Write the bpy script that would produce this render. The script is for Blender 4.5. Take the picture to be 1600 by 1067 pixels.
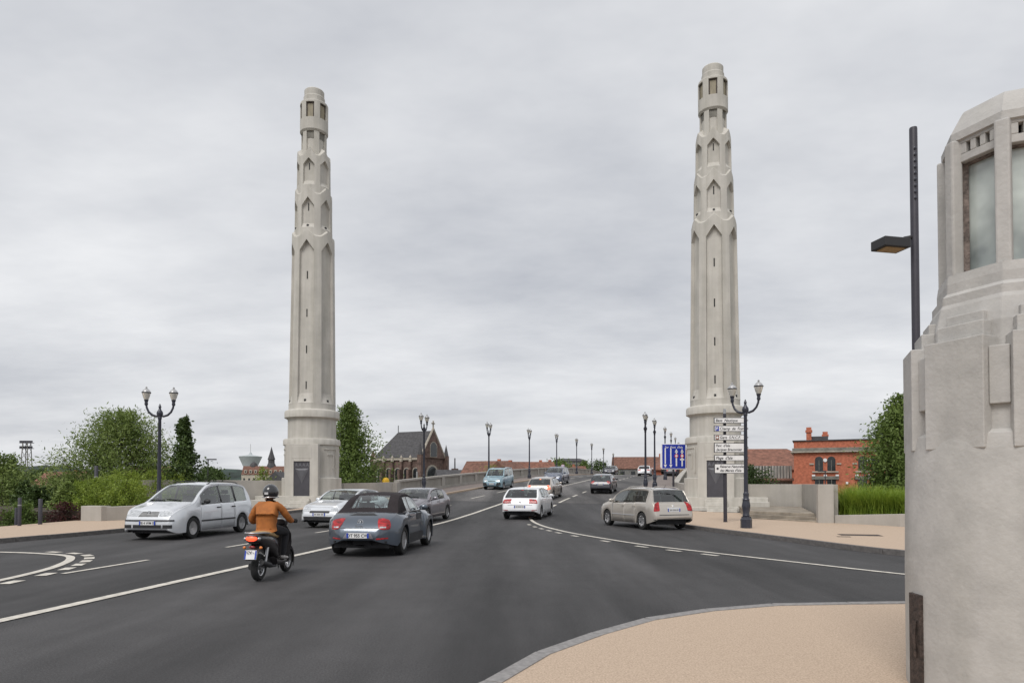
import bpy, bmesh, math, random
import numpy as np
from mathutils import Vector, Matrix
from mathutils.bvhtree import BVHTree
R = math.radians
random.seed(7); rng = np.random.default_rng(11)
sc = bpy.context.scene
for o in list(bpy.data.objects): bpy.data.objects.remove(o)
C = sc.collection
# ---------------------------------------------------------------- camera
cam = bpy.data.cameras.new('camera'); camo = bpy.data.objects.new('camera', cam); C.objects.link(camo)
cam.sensor_width = 36; cam.lens = 24.0; cam.shift_y = 0.1239; cam.clip_end = 6000; cam.clip_start = .05
camo.location = (0, 0, 1.67); camo.rotation_euler = (R(91.3), 0, 0)
sc.camera = camo
# ---------------------------------------------------------------- overcast sky
SUN_EL, SUN_AZ = R(52), R(205)          # azimuth clockwise from +Y: behind the camera, a little to the left
w = bpy.data.worlds.new('World'); sc.world = w; w.use_nodes = True
nt = w.node_tree; nt.nodes.clear()
N = nt.nodes.new; L = nt.links.new
out = N('ShaderNodeOutputWorld'); bg = N('ShaderNodeBackground'); L(bg.outputs[0], out.inputs[0])
sky = N('ShaderNodeTexSky'); sky.sky_type = 'NISHITA'; sky.sun_disc = False
sky.sun_elevation = SUN_EL; sky.sun_rotation = SUN_AZ; sky.dust_density = 3
skm = N('ShaderNodeVectorMath'); skm.operation = 'SCALE'; skm.inputs['Scale'].default_value = 0.06; L(sky.outputs[0], skm.inputs[0])
tc = N('ShaderNodeTexCoord')
sep = N('ShaderNodeSeparateXYZ'); L(tc.outputs['Generated'], sep.inputs[0])
# flatten the cloud deck: direction / (z + .16) gives a ceiling-like perspective
ad = N('ShaderNodeMath'); ad.operation = 'ADD'; ad.inputs[1].default_value = .17; L(sep.outputs[2], ad.inputs[0])
mx = N('ShaderNodeMath'); mx.operation = 'MAXIMUM'; mx.inputs[1].default_value = .05; L(ad.outputs[0], mx.inputs[0])
dx = N('ShaderNodeMath'); dx.operation = 'DIVIDE'; L(sep.outputs[0], dx.inputs[0]); L(mx.outputs[0], dx.inputs[1])
dy = N('ShaderNodeMath'); dy.operation = 'DIVIDE'; L(sep.outputs[1], dy.inputs[0]); L(mx.outputs[0], dy.inputs[1])
cb = N('ShaderNodeCombineXYZ'); L(dx.outputs[0], cb.inputs[0]); L(dy.outputs[0], cb.inputs[1])
n1 = N('ShaderNodeTexNoise'); n1.inputs['Scale'].default_value = .9; n1.inputs['Detail'].default_value = 6; n1.inputs['Roughness'].default_value = .6
mp = N('ShaderNodeMapping'); mp.inputs['Scale'].default_value = (.75, 1.1, 1); mp.inputs['Rotation'].default_value = (0, 0, .25); mp.inputs['Location'].default_value = (3.1, 1.7, 0)
L(cb.outputs[0], mp.inputs[0]); L(mp.outputs[0], n1.inputs['Vector'])
cr = N('ShaderNodeValToRGB'); L(n1.outputs[0], cr.inputs[0])
cr.color_ramp.elements[0].position = .26; cr.color_ramp.elements[0].color = (.385, .40, .435, 1)
cr.color_ramp.elements[1].position = .74; cr.color_ramp.elements[1].color = (.70, .705, .715, 1)
ml = N('ShaderNodeMix'); ml.data_type = 'RGBA'; ml.inputs['Factor'].default_value = .93
L(skm.outputs[0], ml.inputs['A']); L(cr.outputs[0], ml.inputs['B'])
L(ml.outputs['Result'], bg.inputs[0]); bg.inputs[1].default_value = 1.0
# ---------------------------------------------------------------- soft sun through cloud
sl = bpy.data.lights.new('sun', 'SUN'); sl.energy = 1.5; sl.angle = R(28); sl.color = (1, .965, .92)
so = bpy.data.objects.new('sun', sl); C.objects.link(so)
sd = Vector((math.sin(SUN_AZ) * math.cos(SUN_EL), math.cos(SUN_AZ) * math.cos(SUN_EL), math.sin(SUN_EL)))
so.rotation_euler = sd.to_track_quat('Z', 'Y').to_euler(); so.location = (0, -20, 40)
sc.view_settings.view_transform = 'Standard'; sc.view_settings.look = 'None'
sc.view_settings.exposure = 0.45; sc.view_settings.gamma = 1; sc.view_settings.use_curve_mapping = False
sc.render.engine = 'CYCLES'; sc.cycles.max_bounces = 8; sc.cycles.transparent_max_bounces = 12

# ================================================================ helpers
def tag(o, label=None, cat=None, group=None, kind=None):
    if label: o['label'] = label
    if cat: o['category'] = cat
    if group: o['group'] = group
    if kind: o['kind'] = kind
    return o
def empty(name, loc=(0, 0, 0), rz=0, label=None, cat=None, group=None):
    o = bpy.data.objects.new(name, None); C.objects.link(o); o.location = loc; o.rotation_euler = (0, 0, rz); o.empty_display_size = .2
    return tag(o, label, cat, group)
def link(name, me, parent=None, loc=None, rot=None):
    o = bpy.data.objects.new(name, me); C.objects.link(o)
    if parent: o.parent = parent
    if loc is not None: o.location = loc
    if rot is not None: o.rotation_euler = rot
    return o
def copy_tree(o, parent=None):
    c = o.copy(); C.objects.link(c); c.parent = parent
    for ch in [x for x in bpy.data.objects if x.parent == o]: copy_tree(ch, c)
    return c
def finish(me, smooth):
    if smooth:
        me.polygons.foreach_set('use_smooth', [True] * len(me.polygons))
        if smooth < 180: me.set_sharp_from_angle(angle=R(smooth))
    me.update()
def fast_mesh(name, v, f, mat):
    """numpy verts (n,3), faces (m,k)"""
    me = bpy.data.meshes.new(name); v = np.asarray(v, dtype=np.float32); f = np.asarray(f, dtype=np.int32)
    me.vertices.add(len(v)); me.vertices.foreach_set('co', v.ravel())
    k = f.shape[1]; me.loops.add(f.size); me.loops.foreach_set('vertex_index', f.ravel())
    me.polygons.add(len(f)); me.polygons.foreach_set('loop_start', np.arange(0, f.size, k, dtype=np.int32))
    me.update(calc_edges=True); me.validate()
    if mat: me.materials.append(mat)
    return me
class MB:
    def __init__(s): s.v = []; s.f = []; s.mi = []; s.cur = 0
    def add(s, vs, fs):
        b = len(s.v); s.v += [tuple(p) for p in vs]
        for f in fs: s.f.append([b + i for i in f]); s.mi.append(s.cur)
        return s
    def box(s, c, d, rz=0, taper=1.0, rx=0):
        x, y, z = d[0] / 2, d[1] / 2, d[2] / 2; t = taper
        vs = [(-x, -y, -z), (x, -y, -z), (x, y, -z), (-x, y, -z), (-x * t, -y * t, z), (x * t, -y * t, z), (x * t, y * t, z), (-x * t, y * t, z)]
        m = Matrix.Rotation(rz, 3, 'Z') @ Matrix.Rotation(rx, 3, 'X')
        vs = [m @ Vector(p) + Vector(c) for p in vs]
        return s.add(vs, [(3, 2, 1, 0), (4, 5, 6, 7), (0, 1, 5, 4), (1, 2, 6, 5), (2, 3, 7, 6), (3, 0, 4, 7)])
    def hexa(s, p):      # 8 corners bottom ring then top ring
        return s.add(p, [(3, 2, 1, 0), (4, 5, 6, 7), (0, 1, 5, 4), (1, 2, 6, 5), (2, 3, 7, 6), (3, 0, 4, 7)])
    def lathe(s, prof, seg=24, c=(0, 0, 0), a0=0, sx=1, sy=1, cap=True):
        n = len(prof); vs = []
        for k in range(seg):
            a = a0 + 2 * math.pi * k / seg
            for r, z in prof: vs.append((c[0] + sx * r * math.cos(a), c[1] + sy * r * math.sin(a), c[2] + z))
        fs = []
        for k in range(seg):
            q = (k + 1) % seg
            for i in range(n - 1): fs.append((k * n + i, q * n + i, q * n + i + 1, k * n + i + 1))
        if cap:
            if prof[0][0] > 1e-4: fs.append([k * n for k in range(seg)][::-1])
            if prof[-1][0] > 1e-4: fs.append([k * n + n - 1 for k in range(seg)])
        return s.add(vs, fs)
    def tube(s, pts, rad, seg=8, cap=True):
        pts = [Vector([float(t) for t in p]) for p in pts]; n = len(pts)
        rad = [float(q) for q in rad] if hasattr(rad, "__len__") else [float(rad)] * n
        d0 = (pts[1] - pts[0]).normalized(); up = Vector((0, 0, 1)) if abs(d0.z) < .9 else Vector((1, 0, 0))
        vs = []; u = d0.cross(up).normalized()
        for i in range(n):
            d = (pts[min(i + 1, n - 1)] - pts[max(i - 1, 0)]).normalized()
            u = (u - d * u.dot(d)).normalized(); v = d.cross(u)
            for k in range(seg):
                a = 2 * math.pi * k / seg; vs.append(pts[i] + rad[i] * (math.cos(a) * u + math.sin(a) * v))
        fs = [(i * seg + k, i * seg + (k + 1) % seg, (i + 1) * seg + (k + 1) % seg, (i + 1) * seg + k) for i in range(n - 1) for k in range(seg)]
        if cap: fs += [[k for k in range(seg)][::-1], [(n - 1) * seg + k for k in range(seg)]]
        return s.add(vs, fs)
    def prism(s, poly, z0, z1):
        n = len(poly); vs = [(x, y, z0) for x, y in poly] + [(x, y, z1) for x, y in poly]
        return s.add(vs, [list(range(n))[::-1], list(range(n, 2 * n))] + [(i, (i + 1) % n, n + (i + 1) % n, n + i) for i in range(n)])
    def ball(s, c, r, seg=12, ring=8):
        sx, sy, sz = r if hasattr(r, '__len__') else (r, r, r)
        pr = [(math.cos(-math.pi / 2 + math.pi * i / ring), math.sin(-math.pi / 2 + math.pi * i / ring)) for i in range(ring + 1)]
        pr[0] = (0.001, -1); pr[-1] = (.001, 1)
        b = len(s.v); s.lathe(pr, seg, cap=False)
        for i in range(b, len(s.v)):
            x, y, z = s.v[i]; s.v[i] = (c[0] + x * sx, c[1] + y * sy, c[2] + z * sz)
        return s
    def build(s, name, mat, parent=None, smooth=0, loc=None, rz=None, bevel=0):
        me = bpy.data.meshes.new(name); me.from_pydata(s.v, [], s.f)
        ms = mat if isinstance(mat, (list, tuple)) else [mat]
        for m in ms: me.materials.append(m)
        if len(ms) > 1: me.polygons.foreach_set('material_index', s.mi)
        bm = bmesh.new(); bm.from_mesh(me); bmesh.ops.recalc_face_normals(bm, faces=bm.faces); bm.to_mesh(me); bm.free()
        finish(me, smooth)
        o = link(name, me, parent, loc, (0, 0, rz) if rz is not None else None)
        if bevel:
            b = o.modifiers.new('bevel', 'BEVEL'); b.width = bevel; b.segments = 2; b.limit_method = 'ANGLE'; b.angle_limit = R(40)
        return o

# ---------------------------------------------------------------- materials
def lerpc(a, b, t): return tuple(a[i] * (1 - t) + b[i] * t for i in range(3)) + (1,)
def mat(name, col, rough=.7, metal=0, var=.12, vscale=4., bump=0, bscale=60., coat=0, streak=0, emit=0, spec=.5, stretch=None, col2=None, detail=4, trans=0):
    m = bpy.data.materials.new(name); m.use_nodes = True; t = m.node_tree; p = t.nodes['Principled BSDF']
    p.inputs['Roughness'].default_value = rough; p.inputs['Metallic'].default_value = metal
    p.inputs['Specular IOR Level'].default_value = spec
    p.inputs['Coat Weight'].default_value = coat; p.inputs['Coat Roughness'].default_value = .04
    p.inputs['Base Color'].default_value = (*col[:3], 1)
    tcn = t.nodes.new('ShaderNodeTexCoord')
    src = tcn.outputs['Object']
    if stretch:
        mpn = t.nodes.new('ShaderNodeMapping'); mpn.inputs['Scale'].default_value = stretch; t.links.new(src, mpn.inputs[0]); src2 = mpn.outputs[0]
    else: src2 = src
    if var:
        n = t.nodes.new('ShaderNodeTexNoise'); n.inputs['Scale'].default_value = vscale; n.inputs['Detail'].default_value = detail; n.inputs['Roughness'].default_value = .6
        t.links.new(src2, n.inputs['Vector'])
        r = t.nodes.new('ShaderNodeValToRGB'); r.color_ramp.elements[0].position = .3; r.color_ramp.elements[1].position = .7
        lo = col2 if col2 else tuple(c * (1 - 2 * var) for c in col[:3]); hi = col if col2 else tuple(min(1, c * (1 + var)) for c in col[:3])
        r.color_ramp.elements[0].color = (*lo[:3], 1); r.color_ramp.elements[1].color = (*hi[:3], 1)
        t.links.new(n.outputs[0], r.inputs[0]); colout = r.outputs[0]
        if streak:
            mp2 = t.nodes.new('ShaderNodeMapping'); mp2.inputs['Scale'].default_value = (1, 1, .06); t.links.new(src, mp2.inputs[0])
            n2 = t.nodes.new('ShaderNodeTexNoise'); n2.inputs['Scale'].default_value = 3.5; n2.inputs['Detail'].default_value = 5; t.links.new(mp2.outputs[0], n2.inputs['Vector'])
            r2 = t.nodes.new('ShaderNodeValToRGB'); r2.color_ramp.elements[0].position = .35; r2.color_ramp.elements[1].position = .62
            k = 1 - streak; r2.color_ramp.elements[0].color = (k, k, k * .98, 1); r2.color_ramp.elements[1].color = (1, 1, 1, 1)
            t.links.new(n2.outputs[0], r2.inputs[0])
            mm = t.nodes.new('ShaderNodeMix'); mm.data_type = 'RGBA'; mm.blend_type = 'MULTIPLY'; mm.inputs['Factor'].default_value = 1
            t.links.new(colout, mm.inputs['A']); t.links.new(r2.outputs[0], mm.inputs['B']); colout = mm.outputs['Result']
        t.links.new(colout, p.inputs['Base Color'])
    if bump:
        n = t.nodes.new('ShaderNodeTexNoise'); n.inputs['Scale'].default_value = bscale; n.inputs['Detail'].default_value = 5
        t.links.new(src, n.inputs['Vector']); b = t.nodes.new('ShaderNodeBump'); b.inputs['Strength'].default_value = bump; b.inputs['Distance'].default_value = .02
        t.links.new(n.outputs[0], b.inputs['Height']); t.links.new(b.outputs[0], p.inputs['Normal'])
    if emit: p.inputs['Emission Color'].default_value = (*col[:3], 1); p.inputs['Emission Strength'].default_value = emit
    if trans: p.inputs['Transmission Weight'].default_value = trans
    return m
def leafmat(name, a, b, scale=1.3):
    m = mat(name, a, .55, var=.2, vscale=scale, col2=b, spec=.35, detail=8)
    t = m.node_tree; p = t.nodes['Principled BSDF']
    tr = t.nodes.new('ShaderNodeBsdfTranslucent'); mixs = t.nodes.new('ShaderNodeMixShader'); mixs.inputs[0].default_value = .28
    cl = [l for l in t.links if l.to_socket == p.inputs['Base Color']][0].from_socket
    t.links.new(cl, tr.inputs[0]); o = t.nodes['Material Output']
    t.links.new(p.outputs[0], mixs.inputs[1]); t.links.new(tr.outputs[0], mixs.inputs[2]); t.links.new(mixs.outputs[0], o.inputs[0])
    return m
def glassmat(name, tint, refl=.9, opaque=0, dark=(.02, .025, .025)):
    m = bpy.data.materials.new(name); m.use_nodes = True; t = m.node_tree; t.nodes.clear()
    o = t.nodes.new('ShaderNodeOutputMaterial'); g = t.nodes.new('ShaderNodeBsdfGlossy'); g.inputs['Roughness'].default_value = .03; g.inputs['Color'].default_value = (refl, refl, refl, 1)
    tr = t.nodes.new('ShaderNodeBsdfTransparent'); tr.inputs[0].default_value = (*tint, 1)
    d = t.nodes.new('ShaderNodeBsdfDiffuse'); d.inputs[0].default_value = (*dark, 1)
    m1 = t.nodes.new('ShaderNodeMixShader'); m1.inputs[0].default_value = opaque; t.links.new(tr.outputs[0], m1.inputs[1]); t.links.new(d.outputs[0], m1.inputs[2])
    lw = t.nodes.new('ShaderNodeLayerWeight'); lw.inputs[0].default_value = .5; pw = t.nodes.new('ShaderNodeMath'); pw.operation = 'POWER'; pw.inputs[1].default_value = 4; t.links.new(lw.outputs['Facing'], pw.inputs[0])
    f = t.nodes.new('ShaderNodeMath'); f.operation = 'MULTIPLY_ADD'; f.inputs[1].default_value = .86; f.inputs[2].default_value = .13; t.links.new(pw.outputs[0], f.inputs[0])
    m2 = t.nodes.new('ShaderNodeMixShader'); t.links.new(f.outputs[0], m2.inputs[0]); t.links.new(m1.outputs[0], m2.inputs[1]); t.links.new(g.outputs[0], m2.inputs[2])
    t.links.new(m2.outputs[0], o.inputs[0]); return m
M = {}
def asphalt(name, col, k=1.):
    m = mat(name, col, .76, var=.3, vscale=.3, bump=.4, bscale=170, detail=6, stretch=(1.5, .16, 1)); t = m.node_tree; p = t.nodes['Principled BSDF']
    ramp = [n for n in t.nodes if n.type == 'VALTORGB'][0]; ramp.color_ramp.elements[0].position = .38; ramp.color_ramp.elements[1].position = .64
    tcn = [n for n in t.nodes if n.type == 'TEX_COORD'][0]; src = ramp.outputs[0]
    for sc_, lo, hi, a, b in ((140, .6, 1.45, .36, .66), (48, .72, 1.35, .36, .66), (.11, .82, 1.2, .35, .65), (1.7, .92, 1.07, .35, .65)):
        n = t.nodes.new('ShaderNodeTexNoise'); n.inputs['Scale'].default_value = sc_; n.inputs['Detail'].default_value = 3; t.links.new(tcn.outputs['Object'], n.inputs['Vector'])
        r = t.nodes.new('ShaderNodeMapRange'); r.inputs[1].default_value = a; r.inputs[2].default_value = b; r.inputs[3].default_value = lo; r.inputs[4].default_value = hi; t.links.new(n.outputs[0], r.inputs[0])
        v = t.nodes.new('ShaderNodeVectorMath'); v.operation = 'SCALE'; t.links.new(src, v.inputs[0]); t.links.new(r.outputs[0], v.inputs['Scale']); src = v.outputs[0]
    t.links.new(src, p.inputs['Base Color']); return m
M['asphalt'] = asphalt('asphalt', (.052, .050, .051)); M['asphalt2'] = asphalt('asphalt_sheen', (.105, .099, .096))  # second copy paler: sky sheen at grazing view put into its colour
M['pave'] = mat('resin_gravel', (.60, .47, .355), .9, var=.1, vscale=65, bump=.3, bscale=160, col2=(.35, .26, .19), detail=4)
M['pave_grey'] = mat('pavement_tarmac', (.21, .175, .16), .9, var=.12, vscale=3, bump=.2, bscale=120)
M['kerb'] = mat('kerb_granite', (.27, .26, .255), .85, var=.15, vscale=12, bump=.25, bscale=90)
M['kerb_dark'] = mat('kerb_stone_dark', (.15, .14, .135), .85, var=.18, vscale=9, bump=.25, bscale=90)
M['paint'] = mat('road_paint', (.62, .585, .52), .75, var=.16, vscale=7, bump=.2, bscale=120)
M['stone'] = mat('tower_render', (.555, .53, .485), .85, var=.07, vscale=.9, bump=.12, bscale=25, streak=.15)
M['stone_dark'] = mat('slit_dark', (.03, .03, .03), .9, var=0)
M['wallconc'] = mat('wall_concrete', (.43, .405, .37), .88, var=.07, vscale=.8, bump=.12, bscale=30, streak=.08)
M['pillar'] = mat('pillar_render', (.475, .46, .44), .75, var=.07, vscale=5, bump=.22, bscale=32, streak=.10)
M['grille'] = mat('lantern_louvre', (.30, .26, .18), .6, var=.2, vscale=30, stretch=(1, 1, .05))
M['door'] = mat('tower_door', (.075, .073, .085), .5, var=.1, vscale=2, metal=.2)
M['door2'] = mat('tower_door_panel', (.13, .13, .145), .45, var=.08, vscale=2, metal=.2)
M['iron'] = mat('cast_iron', (.035, .038, .055), .42, var=.1, vscale=9, metal=.1, coat=.15)
M['pole'] = mat('painted_pole', (.040, .038, .050), .5, var=.08, vscale=6)
M['lampglass'] = mat('lamp_glass', (.74, .72, .66), .18, var=.06, vscale=8, coat=.4, trans=.35)
M['lampcap'] = mat('lamp_cap', (.46, .46, .46), .35, var=.1, vscale=8, metal=.4)
M['steel'] = mat('steel', (.45, .45, .46), .35, metal=.9, var=.05)
M['rust'] = mat('rusty_iron', (.06, .042, .035), .75, var=.35, vscale=25, bump=.4, bscale=50)
M['frost'] = mat('frosted_glass_reflections', (.66, .72, .68), .15, var=.3, vscale=1.3, coat=.8, col2=(.10, .12, .125))  # pale and dark blotches painted in as reflections on the panes
M['puttywood'] = mat('old_frame', (.20, .16, .14), .8, var=.4, vscale=18, bump=.4, bscale=60)
M['white'] = mat('white_enamel', (.80, .80, .80), .45, var=.03)
M['black'] = mat('black_print', (.025, .025, .03), .5, var=0)
M['blue'] = mat('sign_blue', (.012, .035, .36), .4, var=.04)
M['redp'] = mat('sign_red', (.55, .03, .03), .4, var=.04)
M['brownp'] = mat('sign_brown', (.22, .07, .03), .5, var=.04)
M['rubber'] = mat('tyre_rubber', (.018, .018, .018), .85, var=.1, bump=.2, bscale=90)
M['blackplastic'] = mat('black_plastic', (.022, .022, .024), .55, var=.05)
M['alloy'] = mat('alloy_rim', (.56, .56, .57), .3, metal=.85, var=.04)
M['chrome'] = mat('chrome', (.75, .75, .76), .12, metal=1, var=0)
M['taillight'] = mat('tail_lamp', (.42, .008, .012), .28, var=.45, vscale=9, coat=.35, stretch=(1, 1, 3))
M['headlight'] = mat('head_lamp', (.60, .62, .64), .1, var=.25, vscale=14, coat=1, metal=.35)
M['amber'] = mat('amber_lamp', (.75, .22, .03), .2, var=.05, coat=1)
M['litred'] = mat('brake_lamp_lit', (.95, .08, .03), .3, var=0, emit=1.3)
M['litamber'] = mat('lamp_lit_orange', (1., .30, .10), .3, var=0, emit=1.0)
M['interior'] = mat('car_interior', (.03, .03, .033), .8, var=.1)
M['seat'] = mat('car_seat', (.07, .07, .075), .8, var=.1)
M['glass'] = glassmat('car_glass', (.80, .88, .86))
M['glassdark'] = glassmat('car_glass_dark', (.30, .36, .36))
M['softtop'] = mat('soft_top_fabric', (.020, .014, .016), .9, var=.15, vscale=20, bump=.25, bscale=160)
M['winglass'] = mat('window_glass', (.025, .03, .033), .08, var=.3, vscale=1.5, spec=.6)
M['plateblue'] = mat('plate_blue', (.02, .06, .40), .4, var=0)
M['jacket'] = mat('tan_jacket', (.40, .135, .028), .75, var=.14, vscale=7, bump=.6, bscale=9)
M['trousers'] = mat('dark_trousers', (.018, .018, .022), .85, var=.15, vscale=8)
M['skin'] = mat('skin', (.45, .27, .2), .6, var=.06)
M['helmet'] = mat('helmet_shell', (.018, .018, .022), .25, var=.05, coat=.7)
M['shoe'] = mat('shoe', (.48, .46, .44), .7, var=.1)
M['scooterblk'] = mat('scooter_black', (.020, .017, .018), .3, var=.05, coat=.6)
M['tanseat'] = mat('tan_seat', (.45, .31, .15), .6, var=.1, vscale=15)
M['brick'] = mat('red_brick', (.50, .16, .092), .88, var=.2, vscale=3, bump=.25, bscale=40, detail=8)
M['brick2'] = mat('church_brick', (.165, .11, .092), .9, var=.3, vscale=1.1, bump=.25, bscale=20, detail=8)
M['trim'] = mat('stone_trim', (.42, .38, .32), .85, var=.18, vscale=2)
M['trimgrey'] = mat('grey_frieze', (.21, .20, .175), .85, var=.2, vscale=2)
M['slate'] = mat('roof_slate', (.072, .070, .074), .75, var=.25, vscale=1.2, stretch=(1, 1, 2.5), bump=.2, bscale=30)
M['tile'] = mat('roof_tile', (.23, .105, .072), .85, var=.25, vscale=1.5, bump=.3, bscale=25)
M['tilebrown'] = mat('roof_tile_brown', (.19, .095, .068), .85, var=.25, vscale=1.5, bump=.3, bscale=25)
M['render'] = mat('house_render', (.52, .47, .39), .9, var=.12, vscale=1.2, streak=.1)
M['renderwhite'] = mat('house_render_white', (.58, .56, .52), .9, var=.2, vscale=1.0, streak=.15)
M['timber'] = mat('grey_boards', (.24, .235, .225), .9, var=.4, vscale=3, stretch=(3, 3, .2))
M['ground'] = mat('ground', (.085, .095, .045), .95, var=.3, vscale=.12, bump=.3, bscale=4, detail=8, col2=(.06, .055, .035))
M['earth'] = mat('bed_earth', (.06, .045, .03), .95, var=.3, vscale=2, bump=.4, bscale=12)
M['hill'] = mat('hill_woods', (.030, .050, .040), .95, var=.4, vscale=.03, bump=.8, bscale=.2)
M['bark'] = mat('bark', (.085, .065, .05), .9, var=.25, vscale=8, bump=.5, bscale=25)
M['paleconc'] = mat('water_tower_concrete', (.46, .50, .51), .8, var=.06, vscale=.1)
M['willow'] = leafmat('leaf_willow', (.27, .34, .10), (.10, .155, .035))
M['dark_leaf'] = leafmat('leaf_dark', (.10, .155, .04), (.035, .06, .018))
M['poplar'] = leafmat('leaf_poplar', (.22, .30, .075), (.08, .13, .03))
M['bright'] = leafmat('leaf_bright', (.30, .38, .055), (.14, .21, .03), 2)
M['shrub'] = leafmat('leaf_shrub', (.17, .25, .05), (.065, .105, .025))
M['redleaf'] = leafmat('leaf_copper', (.10, .030, .028), (.04, .016, .014))
M['grassblade'] = leafmat('grass_blade', (.34, .44, .06), (.16, .26, .03), 2.5)
def paint(name, col, metal=.55, rough=.32): return mat(name, col, rough, metal=metal, var=.03, vscale=1.5, coat=1)
P = dict(silver=paint('paint_silver', (.70, .72, .75), .35), grey=paint('paint_grey', (.095, .115, .145)), white=paint('paint_white', (.80, .81, .83), 0, .35),
         champagne=paint('paint_champagne', (.50, .46, .41), .4), blue=paint('paint_pale_blue', (.27, .40, .46), .2), navy=paint('paint_navy', (.10, .12, .17)),
         dark=paint('paint_dark', (.030, .030, .040), .3), beige=paint('paint_beige', (.47, .42, .37)), mauve=paint('paint_mauve_grey', (.24, .225, .25)), teal=paint('paint_teal', (.03, .10, .10)))
# ================================================================ the lie of the land
ZP = [(-60, 0), (28, 0), (35, .12), (41, .34), (46, .62), (57, 1.2), (72, 1.88), (85, 2.42), (100, 2.92), (115, 3.22), (130, 3.32), (145, 3.2), (170, 2.4), (220, .4), (320, -1.5)]
def pchip(pts):
    xs = [p[0] for p in pts]; ys = [p[1] for p in pts]; n = len(xs)
    d = [(ys[i + 1] - ys[i]) / (xs[i + 1] - xs[i]) for i in range(n - 1)]
    m = [d[0]] + [0 if d[i - 1] * d[i] <= 0 else 2 * d[i - 1] * d[i] / (d[i - 1] + d[i]) for i in range(1, n - 1)] + [d[-1]]
    def f(x):
        if x <= xs[0]: return ys[0]
        if x >= xs[-1]: return ys[-1]
        i = 0
        while x > xs[i + 1]: i += 1
        h = xs[i + 1] - xs[i]; t = (x - xs[i]) / h
        return (1 + 2 * t) * (1 - t) ** 2 * ys[i] + t * (1 - t) ** 2 * h * m[i] + t * t * (3 - 2 * t) * ys[i + 1] + t * t * (t - 1) * h * m[i + 1]
    return f
zr = pchip(ZP)
def xc(y):            # x of the carriageway's centre line
    if y < 36: return -7.53 + .155 * y
    if y < 48: t = y - 36; return -1.95 + .155 * t + (.275 - .155) * t * t / 24
    return -1.95 + .155 * 12 + .12 * 6 + .275 * (y - 48)
def off(y, d):        # point at signed distance d to the right of the centre line
    s = .155 if y < 36 else (.275 if y > 48 else .155 + .12 * (y - 36) / 12)
    k = 1 / math.hypot(1, s); return (xc(y) + d * k, y - d * s * k)
def dense(pts, step=.8):
    out = []
    for (x0, y0), (x1, y1) in zip(pts[:-1], pts[1:]):
        n = max(1, int(math.hypot(x1 - x0, y1 - y0) / step))
        out += [(x0 + (x1 - x0) * i / n, y0 + (y1 - y0) * i / n) for i in range(n)]
    return out + [pts[-1]]
def smoothline(pts, n=6):     # Catmull-Rom through the points
    P_ = [pts[0]] + list(pts) + [pts[-1]]; out = []
    for i in range(1, len(P_) - 2):
        a, b, c, d = [np.array(q, float) for q in P_[i - 1:i + 3]]
        for k in range(n):
            t = k / n; out.append(tuple(.5 * ((2 * b) + (c - a) * t + (2 * a - 5 * b + 4 * c - d) * t * t + (3 * b - a - 3 * c + d) * t ** 3)))
    return out + [tuple(pts[-1])]
def resample(pts, n):
    p = np.array(pts, float); s = np.r_[0, np.cumsum(np.hypot(*(p[1:] - p[:-1]).T))]
    t = np.linspace(0, s[-1], n); return list(zip(np.interp(t, s, p[:, 0]), np.interp(t, s, p[:, 1])))
def length(pts):
    p = np.array(pts, float); return float(np.hypot(*(p[1:] - p[:-1]).T).sum())

# low ground all round, out to the horizon, rising as an embankment under the roads
def gz(x, y):
    a = xc(min(max(y, -60), 48)) if y < 48 else xc(y)
    d = abs(x - a - (1.5 if y < 46 else 0))
    if y < 46: e = 17.5
    elif y < 135: e = -1 if y > 52 else 17.5 - (y - 46) * 3
    else: e = 14
    k = min(1, max(0, (d - e) / 9)); k = k * k * (3 - 2 * k)
    if 52 < y < 135: k = 1
    return (1 - k) * (zr(y) - .35) + k * (-3.2)
xs = sorted(set([-3000, -1500, -700, -350, -180, -120] + list(range(-90, 92, 3)) + [120, 180, 350, 700, 1500, 3000]))
ys = sorted(set([-400, -150, -80] + list(range(-40, 180, 3)) + [200, 240, 300, 400, 600, 1000, 1800, 3500]))
gv = [(x, y, gz(x, y)) for y in ys for x in xs]; nx = len(xs)
gf = [(j * nx + i, j * nx + i + 1, (j + 1) * nx + i + 1, (j + 1) * nx + i) for j in range(len(ys) - 1) for i in range(nx - 1)]
g = link('ground', fast_mesh('ground', gv, gf, M['ground'])); g['kind'] = 'structure'; finish(g.data, 180)

# carriageway: one sheet for the junction, then the bridge deck
mb = MB()
def strip(mb, A, B, za, zb=None):
    zb = zb or za; n = len(A)
    mb.add([(x, y, za(x, y)) for x, y in A] + [(x, y, zb(x, y)) for x, y in B], [(i, i + 1, n + i + 1, n + i) for i in range(n - 1)])
yy = [-30 + i * .75 for i in range(int(76 / .75) + 1)]
cols = [-60, -30, -20, -14, -9, -4, 0, 4, 9, 14, 20, 30, 60]
for a, b in zip(cols[:-1], cols[1:]):
    aa = max(a, -19 if False else a)
    strip(mb, [(a, y) for y in yy if y < 15 or abs(a) < 21], [(b, y) for y in yy if y < 15 or abs(a) < 21], lambda x, y: zr(y))
road = mb.build('road', M['asphalt'], smooth=180); road['kind'] = 'structure'
mb = MB(); Yb = [44.2 + i * 1.5 for i in range(int(250 / 1.5))]
strip(mb, [off(y, -6.6) for y in Yb], [off(y, 0) for y in Yb], lambda x, y: zr(y) + .004)
strip(mb, [off(y, 0) for y in Yb], [off(y, 7.8) for y in Yb], lambda x, y: zr(y) + .004)
deck = mb.build('bridge_road', M['asphalt2'], smooth=180); deck['kind'] = 'structure'
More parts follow.
